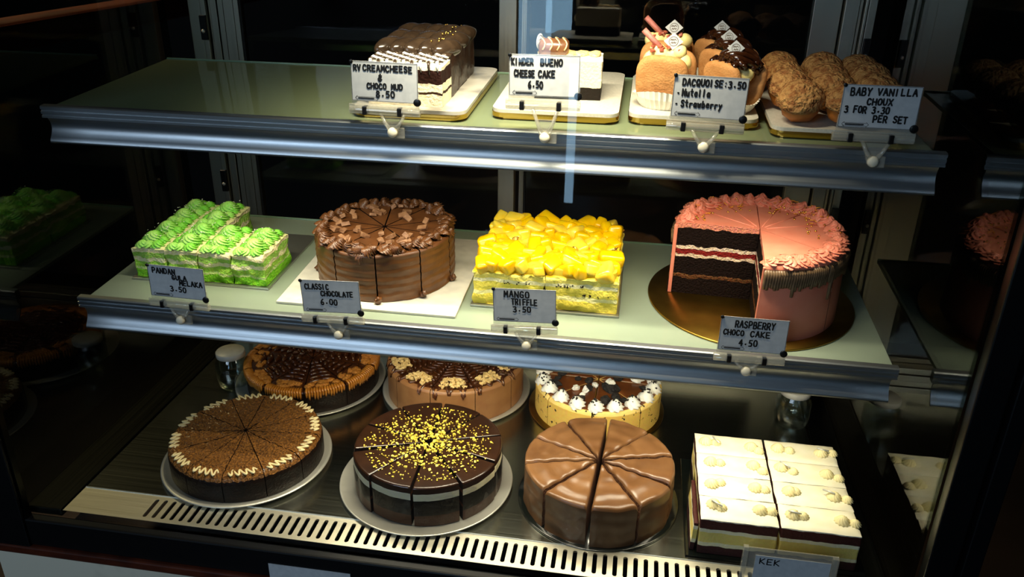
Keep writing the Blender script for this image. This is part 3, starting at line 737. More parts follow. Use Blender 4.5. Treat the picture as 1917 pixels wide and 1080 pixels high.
def bits(n, fn, size, m, name, parent, kind='stuff', seed=3, flat=.6):
    random.seed(seed); b = MB()
    for i in range(n):
        p, s = fn(i)
        T = Matrix.Translation(p) @ Matrix.Rotation(rnd(0, 6.28), 4, 'Z') @ Matrix.Rotation(rnd(-.6, .6), 4, 'X')
        k = size*s
        q = [(rnd(-.2, .2)*k+x*k*rnd(.6, 1.1), y*k*rnd(.5, 1), z*k*flat*rnd(.6, 1)) for x in (-1, 1) for y in (-1, 1) for z in (-1, 1)]
        b.add(q, [(0, 1, 3, 2), (4, 6, 7, 5), (0, 4, 5, 1), (2, 3, 7, 6), (0, 2, 6, 4), (1, 5, 7, 3)], 0, False, T)
    o = b.build(name, m, parent)
    if kind: o['kind'] = kind
    return o

def cake_pistachio():
    r = thing('round_cake', 'dark glazed cake sprinkled with yellow chopped pistachio, slices wrapped in film', 'cake')
    R, h, n = .1165, .0695, 10; rot = R_(20)
    sl = sliced(r, R, h, n, rot, [M['dark_glaze'], M['pist_layers'], M['choc_layers']], .0044, .0022, .0012, jit=.0012)
    for i, o in enumerate(sl):
        a0 = rot+2*PI*i/n+.03; a1 = rot+2*PI*(i+1)/n-.03; b = MB(); v = []; m_ = 14
        for z in (.0, .057):
            for j in range(m_+1):
                a = a0+(a1-a0)*j/m_; q = R+.0012+.0012*math.sin(j*.9+i)
                v.append((q*math.cos(a), q*math.sin(a), z))
        b.add(v, [(j, j+1, m_+1+j+1, m_+1+j) for j in range(m_)], 0, True)
        b.build('film_wrap', M['film'], o)
    def pos(i):
        a = rnd(0, 2*PI); q = .008+.094*rnd(0, 1)**.6 if i % 3 else rnd(.008, .075)
        return Vector((q*math.cos(a), q*math.sin(a), h+.0012)), (rnd(.5, 1.3) if i % 6 else rnd(1.3, 2.1))
    bits(900, pos, .00125, M['pist'], 'pistachio_topping', r, seed=11)
    put(r, 'D', .5415, .021, .0055)
    plate('cake_plate', .139, 'wide pale metal plate under the pistachio cake', 'plate', 'D', .5368, .020, M['plate'], rim=.006)
cake_pistachio()

def cake_mocha():
    r = thing('round_cake', 'mocha frosted cake cut in ten wide gapped slices, beside the white cake', 'cake')
    def fr(x, y):
        q = math.hypot(x, y); a = math.atan2(y, x)
        return .0007*math.sin(q*260+a*1.6+2*mnoise.noise(Vector((x*20, y*20, 7))))+.0022*mnoise.noise(Vector((x*45, y*45, 4)))
    sliced(r, .1165, .0715, 10, R_(14), [M['mocha'], M['mocha'], M['mocha_crumb']], .0052, .006, .006, fr=fr, nz=12, side=lambda a, z: .0013*mnoise.noise(Vector((a*6, z*40, 3)))+.0004*math.sin(z*260+a*2), jit=.0012, nt=26)
    put(r, 'D', .8118, .0255, .0035)
    plate('cake_board', .126, 'black glossy round board under the mocha cake', 'cake board', 'D', .8123, .028, M['black_board'], .003, dish=False)
cake_mocha()

def strand_ring(b, R, z, a0, a1, n, lmin, lmax, r, top_in=.008, bulge=.002, big=()):
    for i in range(n):
        a = a0+(a1-a0)*(i+.5)/n
        L = rnd(lmin, lmax)
        if big and random.random() < big[0]: L = rnd(*big[1])
        c, s = math.cos(a), math.sin(a)
        pts = []
        for q, zz in ((R-top_in, z+.001), (R-top_in*.35, z+.0025), (R+bulge*.6, z+.0005), (R+bulge, z-.004), (R+bulge*.8, z-L*.6), (R+bulge*.7, z-L)):
            pts.append((q*c, q*s, zz))
        b.tube(pts, [r*.9, r, r, r, r*.9, r*.7], 6)

def cake_caramel():
    r = thing('round_cake', 'dark cake with caramel drip border and glossy chocolate swirls, partly under shelf', 'cake')
    R, h, n = .125, .046, 10; rot = R_(-4)
    sliced(r, R, h, n, rot, [M['choc_swirl'], M['dark_side'], M['choc_crumb']], .0016, .004)
    random.seed(21)
    for i in range(n):
        a0 = rot+2*PI*i/n+.025; a1 = rot+2*PI*(i+1)/n-.025
        b = MB(); strand_ring(b, R, h, a0, a1, 15, .010, .017, .0024, .012, .0022)
        b.build('caramel_drip', M['caramel'], r)
        b = MB(); mid = (a0+a1)/2
        for k in range(10):
            q = rnd(.092, .112); a = rnd(a0+.03, a1-.03)
            b.blob((q*math.cos(a), q*math.sin(a), h+.0015), .008, .008, .0035, nu=9, nv=6, amp=.5, seed=k+i*7, fr=2)
        b.build('caramel_crumble', M['caramel_crumb'], r)
        b = MB()
        for k in range(6):
            q = .022+.0135*k; w = (a1-a0)*.42
            for sgn in (-1, 1):
                pts = [((q+.007*t)*math.cos(mid+sgn*w*t), (q+.007*t)*math.sin(mid+sgn*w*t), h+.0022+.001*math.sin(t*3)) for t in [j/5 for j in range(6)]]
                b.tube(pts, [.0032, .004, .004, .0036, .003, .002], 6)
        b.build('chocolate_swirl', M['choc_swirl'], r)
    put(r, 'D', .2435, .283, .0055)
    plate('cake_plate', .1435, 'steel plate under the caramel border cake', 'plate', 'D', .2361, .2869, M['plate'])
cake_caramel()

def cake_nut():
    r = thing('round_cake', 'light brown frosted cake with chocolate drizzle and clusters of chopped nuts', 'cake')
    R, h, n = .129, .066, 10; rot = R_(10)
    sliced(r, R, h, n, rot, [M['choc_swirl'], M['light_choc'], M['choc_layers']], .0012, .006)
    for o in r.children:
        for p in o.data.polygons:
            if p.material_index == 0 and math.hypot(p.center.x, p.center.y) > R*.93: p.material_index = 1
    random.seed(5)
    for i in range(n):
        a0 = rot+2*PI*i/n+.02; a1 = rot+2*PI*(i+1)/n-.02; mid = (a0+a1)/2; b = MB()
        for k in range(9):
            q = .015+.0105*k; w = (a1-a0)*.47
            for sgn in (-1, 1):
                pts = [((q+.008*t)*math.cos(mid+sgn*w*t), (q+.008*t)*math.sin(mid+sgn*w*t), h+.0015) for t in [j/4 for j in range(5)]]
                b.tube(pts, .0024, 6)
        # loops that hang over the edge
        pts = []
        for j in range(33):
            t = j/32; a = a0+(a1-a0)*t; s_ = math.sin(t*PI*6)
            q = .117+(.012+.012*mnoise.noise(Vector((a*7, i, 1))))*s_; z = h+.002
            if q > .124: z -= (q-.124)*2.2; q = min(q, R+.001)
            pts.append((q*math.cos(a), q*math.sin(a), z))
        b.tube(pts, .0025, 6)
        b.build('chocolate_drizzle', M['choc_swirl'], r)
        def pos(k, mid=mid):
            aa = mid+rnd(-.2, .2); q = .104+rnd(-.014, .014); d = 1-min(1, math.hypot((aa-mid)*.104, q-.104)/.024)
            return Vector((q*math.cos(aa), q*math.sin(aa), h+.003+.007*d*rnd(.3, 1))), rnd(.6, 1.4)
        bits(74, pos, .0024, M['nut'], 'nut_cluster', r, seed=50+i, flat=.9)
    put(r, 'D', .522, .304, .0055)
    plate('cake_plate', .142, 'steel plate under the nut cluster cake', 'plate', 'D', .5226, .307, M['plate'])
cake_nut()

def cake_cookie():
    r = thing('round_cake', 'yellow cheesecake with white cream dollops and black cookie pieces', 'cake')
    R, h, n = .1155, .058, 8; rot = R_(-92)
    sliced(r, R, h, n, rot, [M['brown_top'], M['yellow_cheese'], M['yellow_cheese']], .0022, .008, .003)
    for o in r.children:
        for p in o.data.polygons:
            if p.material_index == 0 and math.hypot(p.center.x, p.center.y) > R*.95: p.material_index = 1
    random.seed(9)
    nd = 19
    for i in range(nd):
        a = 2*PI*i/nd+.1
        d = MB().rosette((0, 0, 0), .0155, .019, 8, 1.8, amp=.16, power=.6).build('cream_dollop', M['whip'], r)
        d.location = ((R-.014)*math.cos(a), (R-.014)*math.sin(a), h-.001); d.rotation_euler = (rnd(-.2, .2), rnd(-.2, .2), a)
        def pos(k):
            aa = rnd(0, 6.28); q = rnd(0, .011)
            return Vector((q*math.cos(aa), q*math.sin(aa), .019*(1-(q/.0155)**1.667)+.0008)), rnd(.5, 1.5)
        bits(16, pos, .0013, M['cookie'], 'cookie_crumbs', d, seed=i+70, flat=.8)
    for i in range(44):
        a = rnd(0, 2*PI); q = rnd(.02, .088)
        b = MB().blob((0, 0, 0), .010, .008, .006, nu=8, nv=6, amp=.6, seed=i, fr=2.2, smooth=False)
        o = b.build('cookie_piece', M['cookie'] if i % 4 else M['whip'], r); o.location = (q*math.cos(a), q*math.sin(a), h+.003); o.rotation_euler = (rnd(-.5, .5), rnd(-.5, .5), a)
        o.scale = [rnd(.6, 1.25)]*3
    put(r, 'D', .7945, .2885, .0045)
    plate('cake_board', .1256, 'gold round board under the cookie cheesecake', 'cake board', 'D', .7925, .2896, M['gold_board'], .004, dish=False)
cake_cookie()

def cake_classic():
    r = thing('round_cake', 'tall milk chocolate cake topped with chocolate chunks and a piped border', 'cake')
    R, h, n = .110, .077, 10; rot = R_(-81)
    sl = sliced(r, R, h, n, rot, [M['choc_top'], M['choc_frost'], M['choc_layers']], .0022, .003, nz=30, side=lambda a, z: .0016*((z/.0135+.10*math.sin(3*a)) % 1)-.0012+.0007*mnoise.noise(Vector((a*9, z*300, 2))))
    random.seed(33)
    protos = []
    for k in range(3):
        b = MB(); b.rosette((0, 0, 0), .0098, .0125, 9, 2.2+.4*k, amp=.4, power=.6, k=12, n=63)
        b.rosette((.0085, .003, -.001), .0085, .0100, 8, 1.8, amp=.28, power=.6, k=10); b.rosette((-.006, -.006, -.001), .0070, .0085, 8, -1.6, amp=.28, power=.6, k=9)
        protos.append(b.build('piped_rosette', M['choc_pipe'], r))
    N = 34
    for i in range(N):
        a = 2*PI*i/N
        o = protos[i] if i < 3 else protos[i % 3].copy()
        if i >= 3: COL.objects.link(o); o.parent = r
        q = R-.0125+rnd(-.004, .001)
        o.location = (q*math.cos(a), q*math.sin(a), h+.0005); o.rotation_euler = (rnd(-.7, .7), rnd(-.5, .7), a+rnd(-.8, 1.6)); s = rnd(.82, 1.18); o.scale = (s, s, s)
    for i in range(44):
        a = rnd(0, 2*PI); q = .012+.074*math.sqrt(rnd(0, 1)); k = rnd(.85, 1.6)
        b = MB(); x, y, z = .0052*k, .0038*k, .0026*k
        P = [(sx*x*rnd(.7, 1.1), sy*y*rnd(.6, 1.1), sz*z*rnd(.7, 1)) for sx in (-1, 1) for sy in (-1, 1) for sz in (-1, 1)]
        b.add(P, [(0, 1, 3, 2), (4, 6, 7, 5), (0, 4, 5, 1), (2, 3, 7, 6), (0, 2, 6, 4), (1, 5, 7, 3)])
        o = b.build('chocolate_chunk', M['choc_chunk'], r, .0006); o.location = (q*math.cos(a), q*math.sin(a), h+.0028); o.rotation_euler = (rnd(-.6, .6), rnd(-.6, .6), a*3)
    for a, s in ((R_(-81+72), 1), (R_(-81+36), 1.2), (R_(-81), .8), (R_(190), .7)):
        b = MB(); b.blob((0, 0, 0), .005, .005, .0045, amp=.6, seed=s*5, fr=2.5); b.blob((.003, -.002, .004), .004, .004, .004, amp=.6, seed=s*9)
        o = b.build('frosting_crumb', M['choc_pipe'], r); o.location = ((R+.003)*math.cos(a), (R+.003)*math.sin(a), .004)
    put(r, 'M', .445, .157, .0055)
    b = MB().box(.308, .586, .028, .300, .0004, .0046); o = b.build('cake_board', M['white_board'], None, .0008)
    tag(o, 'square pale board under the milk chocolate cake', 'cake board'); o.matrix_world = frame('M', 0, 0)
cake_classic()

def cake_pink():
    r = thing('round_cake', 'tall pink frosted raspberry cake with a quarter cut out, dark layers showing', 'cake')
    R, h = .124, .118
    b = sector(R, h, R_(-90), R_(-36), .0010, .006, 0, nt=12, ns=18, nz=10, flare=-.02)
    b.build('cake_slice', [M['pink'], M['pink'], M['rasp_layers']], r)
    b = sector(R, h, R_(-36), R_(90), .0010, .006, 0, nt=12, ns=30, nz=10, flare=-.02)
    # right half, cut face seen on its left; left rear quarter with the layered face
    b.build('cake_slice', [M['pink'], M['pink'], M['rasp_layers']], r)
    b = sector(R, h, R_(90.4), R_(180), .0008, .006, 0, nt=12, ns=26, nz=10, flare=-.02)
    b.build('cake_slice', [M['pink'], M['pink'], M['rasp_layers']], r)
    # frosting skirt of the cut edge
    MB().box(-R+.0005, -R+.006, -.0015, .002, 0, h-.004).build('frosting_edge', M['pink'], r, .001)
    MB().box(-.0015, .002, -R+.0005, -R+.006, 0, h-.004).build('frosting_edge', M['pink'], r, .001)
    # scored portion lines across the top
    for a in (22, 48, 70, 118, 146):
        a = R_(a)
        MB().tube([(.01*math.cos(a), .01*math.sin(a), h+.0002), ((R-.03)*math.cos(a), (R-.03)*math.sin(a), h+.0002)], .0009, 5).build('scored_line', M['pink'], r)
    random.seed(12)
    # taupe drip round the top edge
    for a0, a1 in ((-90, -45), (-45, -1), (-1, 44), (44, 89), (91, 135), (135, 179)):
        b = MB(); strand_ring(b, R-.001, h-.0115, R_(a0+.6), R_(a1-.6), int((a1-a0)*.62), .020, .027, .0030, .004, .0022, (.10, (.034, .055)))
        b.build('drip_border', M['drip'], r)
    # piped pink border: ruffled rosettes
    protos = []
    for k in range(3):
        b = MB(); b.rosette((0, 0, 0), .0165, .0125, 7, 1.5+.3*k, amp=.30, power=.5, k=10, n=42); b.rosette((.002, .001, .004), .0115, .0125, 6, -1.6, amp=.32, power=.5, k=9, n=36); b.rosette((-.001, .002, .009), .0065, .0105, 5, 1.4, amp=.3, power=.5, k=8, n=30)
        protos.append(b.build('piped_rosette', M['pink'], r))
    cnt = 0
    for i in range(26):
        a = -90+6+i*10.6
        if a > 176: break
        o = protos[cnt] if cnt < 3 else protos[cnt % 3].copy()
        if cnt >= 3: COL.objects.link(o); o.parent = r
        cnt += 1; aa = R_(a); q = R-.016
        o.location = (q*math.cos(aa), q*math.sin(aa), h-.002); low = .55 if a < 5 else 1
        o.rotation_euler = (rnd(-.25, .25), rnd(-.25, .25), rnd(0, 6)); s = rnd(.85, 1.1); o.scale = (s, s, s*low*rnd(.8, 1.1))
    bead = None
    for i in range(64):
        a = R_(rnd(-15, 80)) if i < 46 else R_(rnd(95, 172)); q = rnd(.066, .098) if i % 3 else rnd(.085, .112)
        if bead is None: o = bead = MB().blob((0, 0, 0), 0.0016, .0016, .0016, nu=8, nv=6).build('gold_bead', M['bead'], r)
        else: o = bead.copy(); COL.objects.link(o); o.parent = r
        o.location = (q*math.cos(a), q*math.sin(a), h+.001+max(0, (q-.088))*.5)
    sp = None
    for i in range(44):
        a = R_(rnd(20, 75)) if i < 26 else R_(rnd(100, 172)); q = rnd(.082, .110)
        if sp is None: o = sp = MB().tube([(-.0035, 0, 0), (.0035, 0, 0)], .0007, 5).build('orange_sprinkle', M['orange_bit'], r)
        else: o = sp.copy(); COL.objects.link(o); o.parent = r
        o.location = (q*math.cos(a), q*math.sin(a), h+.002+max(0, (q-.086))*.55); o.rotation_euler = (0, rnd(-.4, .4), rnd(0, 6))
    put(r, 'M', 1.0185, .156, .0035, R_(-3))
    plate('cake_board', .154, 'gold round board under the pink raspberry cake', 'cake board', 'M', 1.0191, .1649, M['gold_board'], .003, dish=False)
cake_pink()

# ------------------------------------------------------------------ block cakes
def block(w, d, h, amp, seed, mi=(0, 1), n=10, nz=8, bev=.002):
    """rough-cut cake block on z=0, x in 0..w, y in 0..d; mi = (top, sides)"""
    b = MB()
    def off(x, y, z):
        v = Vector((x*55, y*55, z*55+seed*7))
        return Vector((mnoise.noise(v), mnoise.noise(v+Vector((9, 3, 1))), 0))*amp
    def edge(x, y):
        d_ = min(x, w-x, y, d-y)
        return -bev*(1-min(1, d_/bev*.5)) if d_ < bev*2 else 0
    xs = [0, .02, .06]+[.12+.76*i/n for i in range(n+1)]+[.94, .98, 1]; m = len(xs)
    P = lambda u, v_, z: Vector((u*w, v_*d, z))+off(u*w, v_*d, z)
    v = []
    for j in xs:
        for i in xs:
            p = P(i, j, h); p.z = h+edge(i*w, j*d)+amp*.25*mnoise.noise(Vector((i*w*60, j*d*60, seed))); v.append(p)
    b.add(v, [(j*m+i, j*m+i+1, (j+1)*m+i+1, (j+1)*m+i) for j in range(m-1) for i in range(m-1)], mi[0], True)
    per = [(t, 0) for t in xs[:-1]]+[(1, t) for t in xs[:-1]]+[(1-t, 1) for t in xs[:-1]]+[(0, 1-t) for t in xs[:-1]]
    k = len(per); v = []
    for iz in range(nz+1):
        z = h*iz/nz
        for (a, c) in per:
            p = P(a, c, z)
            if iz == nz: p.z = h+edge(a*w, c*d)+amp*.25*mnoise.noise(Vector((a*w*60, c*d*60, seed)))
            v.append(p)
    b.add(v, [(q*k+i, q*k+(i+1) % k, (q+1)*k+(i+1) % k, (q+1)*k+i) for q in range(nz) for i in range(k)], mi[1], True)
    b.add([P(0, 0, 0), P(1, 0, 0), P(1, 1, 0), P(0, 1, 0)], [(3, 2, 1, 0)], mi[1])
    return b
def cake_pandan():
    r = thing('block_cake', 'L shaped block of green and cream pandan slices with green piped tops', 'cake')
    w, d, h = .055, .096, .052
    random.seed(4)
    ridge = None
    for i in range(4):
        for j in range(2):
            if j == 1 and i >= 2: continue
            p = block(w-.0012, d-.0012, h, .0052, i*3+j, bev=.003, n=14, nz=12).build('cake_slice', [M['white_cream_y'] if 'white_cream_y' in M else M['green_pale_top'], M['pandan_layers']], r)
            p.location = (i*w, j*d, 0); p.rotation_euler = (0, 0, rnd(-.02, .02))
            b = MB()
            # ridged piped shells and swirls across the slice
            for yy in (.027, .069):
                b.rosette((w*.5+rnd(-.004, .004), yy, h+.002), .0165, .0145, 9, 2.4, amp=.26, power=.5, mi=1, k=13, n=63, rot=rnd(0, 3))
            for q in range(10):
                x = .0145 if q % 2 else w-.0155
                yy = .010+(q//2)*.0185
                b.rosette((x+rnd(-.002, .002), yy+rnd(-.002, .002), h-.0005), .0108, .0085, 8, 1.6, amp=.26, power=.5, mi=q % 3 % 2, k=9, n=48, rot=rnd(0, 3))
            for q in range(4):
                b.rosette((w*.5+rnd(-.003, .003), .010+q*.025, h-.0005), .0115, .0080, 8, -1.6, amp=.26, power=.5, mi=(q+1) % 2, k=9, n=48)
            b.build('piped_cream', [M['green_cream'], M['green_light']], p)
            def pos(k):
                return Vector((rnd(.008, w-.008), rnd(.012, d-.012), h+.0095+rnd(0, .004))), rnd(.5, 1)
            bits(40, pos, .0011, M['coconut'], 'coconut_flakes', p, seed=i*2+j+90, flat=.5)
    put(r, 'M', .055, .072, .0042)
    o = MB().box(.048, .279, .066, .272, .0004, .0034).build('cake_board', M['mirror_board'], None, .0006)
    tag(o, 'thin silver board under the green pandan cake', 'cake board'); o.matrix_world = frame('M', 0, 0)
    random.seed(2)
M['green_pale_top'] = mat('cream_with_green_tint', C(248, 236, 176), C(226, 232, 150), 60, .6)
M['coconut'] = mat('coconut_flake', C(246, 246, 220), rough=.6)
cake_pandan()

def cake_mango():
    r = thing('block_cake', 'yellow mango cake block covered in glossy mango pieces', 'cake')
    w, d, h = .1085, .178, .058
    random.seed(8)
    for i in range(2):
        p = block(w-.0014, d, h, .0042, 20+i, n=14, nz=12, bev=.006).build('cake_slice', [M['mango_glaze'], M['mango_layers']], r)
        MB().prism(rrect(.004, w-.005, .004, d-.004, .008), h-.004, h+.0062, 0, smooth_side=True).build('mango_glaze', M['mango_glaze'], p, .003, 3)
        p.location = (i*w, 0, 0)
    protos = []
    for k in range(5):
        b = MB(); x, y, z = .0190, .0130, .0115
        for ix in range(1): pass
        P = [(sx*x*rnd(.6, .95), sy*y*rnd(.65, 1), sz*z*rnd(.7, 1)) for sx in (-1, 1) for sy in (-1, 1) for sz in (-1, 1)]
        b.add(P, [(0, 1, 3, 2), (4, 6, 7, 5), (0, 4, 5, 1), (2, 3, 7, 6), (0, 2, 6, 4), (1, 5, 7, 3)], 0, True)
        o = b.build('mango_piece', M['mango'] if k < 3 else M['mango_pale'], r, .0052, 3); protos.append(o)
    cnt = 0
    for iy in range(9):
        for ix in range(11):
            x = .012+ix*.0205+rnd(-.006, .006)+(iy % 2)*.008; y = .012+iy*.0196+rnd(-.006, .006)
            if x > 2*w-.013: continue
            if cnt < 5: o = protos[cnt]
            else: o = protos[random.randrange(5)].copy(); COL.objects.link(o); o.parent = r
            cnt += 1
            if cnt > 98: break
            o.location = (x, y, h+.001+rnd(-.001, .006)+(.005 if iy > 5 else 0)); o.rotation_euler = (rnd(-.5, .5), rnd(-.45, .45), rnd(0, 3.1)); s = rnd(.8, 1.2); o.scale = (s, s, s)
    for x, y in ((.03, .165), (.088, .120), (.05, .09), (.145, .07), (.205, .075), (.212, .155), (.02, .07)):
        b = MB(); 
        for k in range(3):
            b.add([(rnd(-.006, .0), rnd(-.005, 0), rnd(0, .003)), (rnd(0, .006), rnd(-.006, 0), rnd(0, .004)), (rnd(0, .006), rnd(0, .006), rnd(0, .005)), (rnd(-.006, 0), rnd(0, .005), rnd(0, .004)), (0, 0, .006)], [(0, 1, 4), (1, 2, 4), (2, 3, 4), (3, 0, 4)])
        o = b.build('gold_leaf', M['gold_leaf'], r); o.location = (x, y, h+.0095)
    for x0, z, m_ in ((.045, .039, 9), (.125, .040, 6), (.165, .026, 8)):
        def pos(k, x0=x0, z=z): return Vector((x0+rnd(0, .04), .0005+rnd(-.001, .001), z+rnd(-.002, .002))), rnd(.5, 1.2)
        bits(m_*4, pos, .0013, M['dark_side'], 'brown_crumbs', r, seed=int(x0*1000))
    put(r, 'M', .604, .0745, .0042)
    o = MB().box(.600, .824, .069, .262, .0004, .0036).build('cake_board', M['mirror_board'], None, .0006)
    tag(o, 'thin silver board under the mango cake', 'cake board'); o.matrix_world = frame('M', 0, 0)
cake_mango()

def cake_white():
    r = thing('block_cake', 'white cream layered cake block cut in eight bars with small rosettes', 'cake')
    w, d, h = .109, .0535, .063
    random.seed(14)
    for i in range(2):
        for j in range(4):
            p = block(w-.0022, d-.0008, h, .0012, 40+i*4+j, bev=.0025).build('cake_slice', [M['white_cream'], M['kek_layers']], r)
            p.location = (i*(w+.0016), j*d, 0)
            b = MB()
            for cx in (.018, w-.024):
                for (dx, dy, rr) in ((0, 0, .0112), (rnd(.012, .016), rnd(-.009, .004), .0088)):
                    b.rosette((cx+dx+rnd(-.003, .003), d*.5+dy+rnd(-.004, .004), h-.0005), rr, rr*.95, 12, .7, amp=.14, power=.5, k=9, n=60)
            b.build('piped_rosettes', M['ivory_pipe'], p)
            if (i, j) != (0, 1) and (i, j) != (0, 2):
                o = MB().tube([(-.009, 0, 0), (.009, 0, 0)], .0013, 6).build('silver_rod', M['silver_bit'], p)
                o.location = (rnd(.02, .035) if i == 0 else rnd(.07, .09) if j % 2 else rnd(.018, .03), d*.5+rnd(-.006, .006), h+.0095); o.rotation_euler = (0, rnd(-.15, .15), rnd(-1.2, .6))
    # thin side slice leaning against the block
    p = block(.006, .10, .050, .0012, 77).build('side_slice', [M['kek_layers'], M['kek_layers']], r); p.location = (-.0105, .004, 0); p.rotation_euler = (0, .05, 0)
    MB().box(-.0035, -.0028, -.001, .12, 0, .052).build('film_sheet', M['film'], r)
    put(r, 'D', .9615, -.0755, .0038, R_(0))
    o = MB().box(.945, 1.194, -.0835, .150, .0004, .003).build('cake_board', M['black_board'], None, .0006)
    tag(o, 'black board under the white cream cake', 'cake board'); o.matrix_world = frame('D', 0, 0)
cake_white()

# ------------------------------------------------------------------ upper shelf
def tray(x0, x1, y0, y1, m, label):
    r = thing('serving_tray', label, 'tray', None)
    b = MB(); r_ = .016
    b.prism(rrect(0, x1-x0, 0, y1-y0, r_), .009, .0142, 0, smooth_side=True)
    o = b.build('tray_top', m, r, .001)
    MB().prism(rrect(-.0008, x1-x0+.0008, -.0008, y1-y0+.0008, r_), .0035, .0095, 0, smooth_side=True).build('gold_rim', M['gold'], r, .0015)
    MB().prism(rrect(.004, x1-x0-.004, .004, y1-y0-.004, r_), 0, .0036, 0).build('tray_base', M['gold'], r)
    put(r, 'T', x0, y0, .0004)
tray(.446, .602, .021, .284, M['tray_marble'], 'veined white tray with gold rim under the chocolate loaf')
tray(.633, .803, .045, .287, M['tray'], 'white gold rimmed tray under the single cheesecake slice')
tray(.816, .984, .052, .280, M['tray'], 'white gold rimmed tray under the sponge biscuit cakes')
tray(.997, 1.168, .026, .268, M['tray'], 'white gold rimmed tray under the heap of choux buns')
TT = .0148
def loaf():
    w, d, h = .104, .050, .060
    random.seed(6)
    for j in range(4):
        lab = ['white and brown feathered cream cheese slab, front one of the loaf row', 'second chocolate slab of the loaf row, behind the feathered white slab', 'third chocolate slab of the loaf row, gold beads on top', 'rearmost chocolate slab of the loaf row'][j]
        r = thing('cake_slab', lab, 'cake', 'chocolate loaf slabs on the veined tray')
        hh = h-(0 if j else .004)
        block(w, d, hh, .002, 60+j, bev=.003).build('cake_layers', [M['mud_frost'] if j else M['whip'], M['loaf_side'] if j else M['loaf_layers']], r)
        b = MB()
        if j:
            nx = 5
            for i in range(nx):
                T = Matrix.Translation((w*(i+.5)/nx, d*.5, hh+.001)) @ Matrix.Rotation(R_(-26), 4, 'Z') @ Matrix.Rotation(R_(-14), 4, 'Y')
                b.blob((0, 0, 0), .0125, .0285, .0135, nu=18, nv=12, amp=.10, seed=i+j*11, tf=T)
            b.build('wavy_frosting', M['mud_frost'], r)
            for q in range(9):
                o = MB().blob((0, 0, 0), .0016, .0016, .0016, nu=8, nv=6).build('gold_bead', M['bead'], r); o.location = (w*rnd(.62, .9), d*rnd(.25, .75), hh+.0128)
        else:
            bw = MB(); bd = MB()
            for i in range(9):
                x = .006+i*(w-.012)/8
                for k in range(5):
                    y = .006+k*.0095
                    (bw if (i+k) % 2 else bd).tube([(x-.006, y+.005, hh+.001), (x, y, hh+.004), (x+.006, y+.006, hh+.0015)], [.0012, .0026, .001], 6)
                # feathers hanging over the front
                (bd if i % 2 else bw).tube([(x, .004, hh+.003), (x+.001, -.001, hh), (x+.002, -.0015, hh-rnd(.006, .014))], [.0024, .0022, .0008], 6)
            bw.build('white_feathering', M['whip'], r); bd.build('dark_feathering', M['mud_frost'], r)
        put(r, 'T', .464, .040+j*(d+.0035), TT, R_(-1.5))
loaf()
def cheesecake():
    r = thing('cheesecake_slice', 'white cheesecake slice on a black cookie base with a brown bar on top', 'cake')
    w, d, h = .092, .058, .056
    block(w, d, h, .0014, 71, bev=.003).build('cake_layers', [M['whip'], M['cheese_layers']], r)
    b = MB(); random.seed(3)
    for k in range(5): b.blob((.012+k*.017, d*.5, h+.001), .010, .016, .004, amp=.4, seed=k)
    b.build('caramel_drops', M['nut'], r)
    # half-round filled bar with pale lines
    bar = MB()
    bar.lathe([(.0005, -.021), (.010, -.0205), (.0135, -.017), (.0135, .017), (.010, .0205), (.0005, .021)], 20, tf=Matrix.Translation((.024, .024, h+.0085)) @ Matrix.Rotation(PI/2, 4, 'Y') @ Matrix.Scale(1, 4))
    o = bar.build('chocolate_bar', M['bar'], r)
    for k in range(4):
        x = .009+k*.010
        MB().tube([(x+.0035*math.sin(t*.9), .024-.0142*math.cos(t*PI/10), h+.0085+.0142*math.sin(t*PI/10)) for t in range(11)], .0011, 5).build('bar_stripe', M['bar_line'], o)
    disc = MB().lathe([(.0105, 0), (.0105, .0009)], 24, tf=Matrix.Translation((.004, .02, h+.018)) @ Matrix.Rotation(R_(70), 4, 'Z') @ Matrix.Rotation(PI/2, 4, 'X')).build('round_topper', M['card'], r)
    b = MB(); tf = Matrix.Translation((.004, .02, h+.018)) @ Matrix.Rotation(R_(70), 4, 'Z') @ Matrix.Rotation(PI/2, 4, 'X') @ Matrix.Translation((0, 0, .0010))
    strokes(b, [[(.008*math.cos(k*PI/10), .008*math.sin(k*PI/10)) for k in range(21)], [(-.005, .002), (0, .003), (.005, .002)], [(-.004, -.002), (0, -.001), (.004, -.002)]], .001, 0, tf)
    b.build('printed_mark', M['tag_ring'], disc)
    MB().tube([(.004, .02, h-.004), (.004, .02, h+.010)], .0012, 6).build('topper_stick', M['card'], r)
    put(r, 'T', .683, .108, TT, R_(2))
cheesecake()

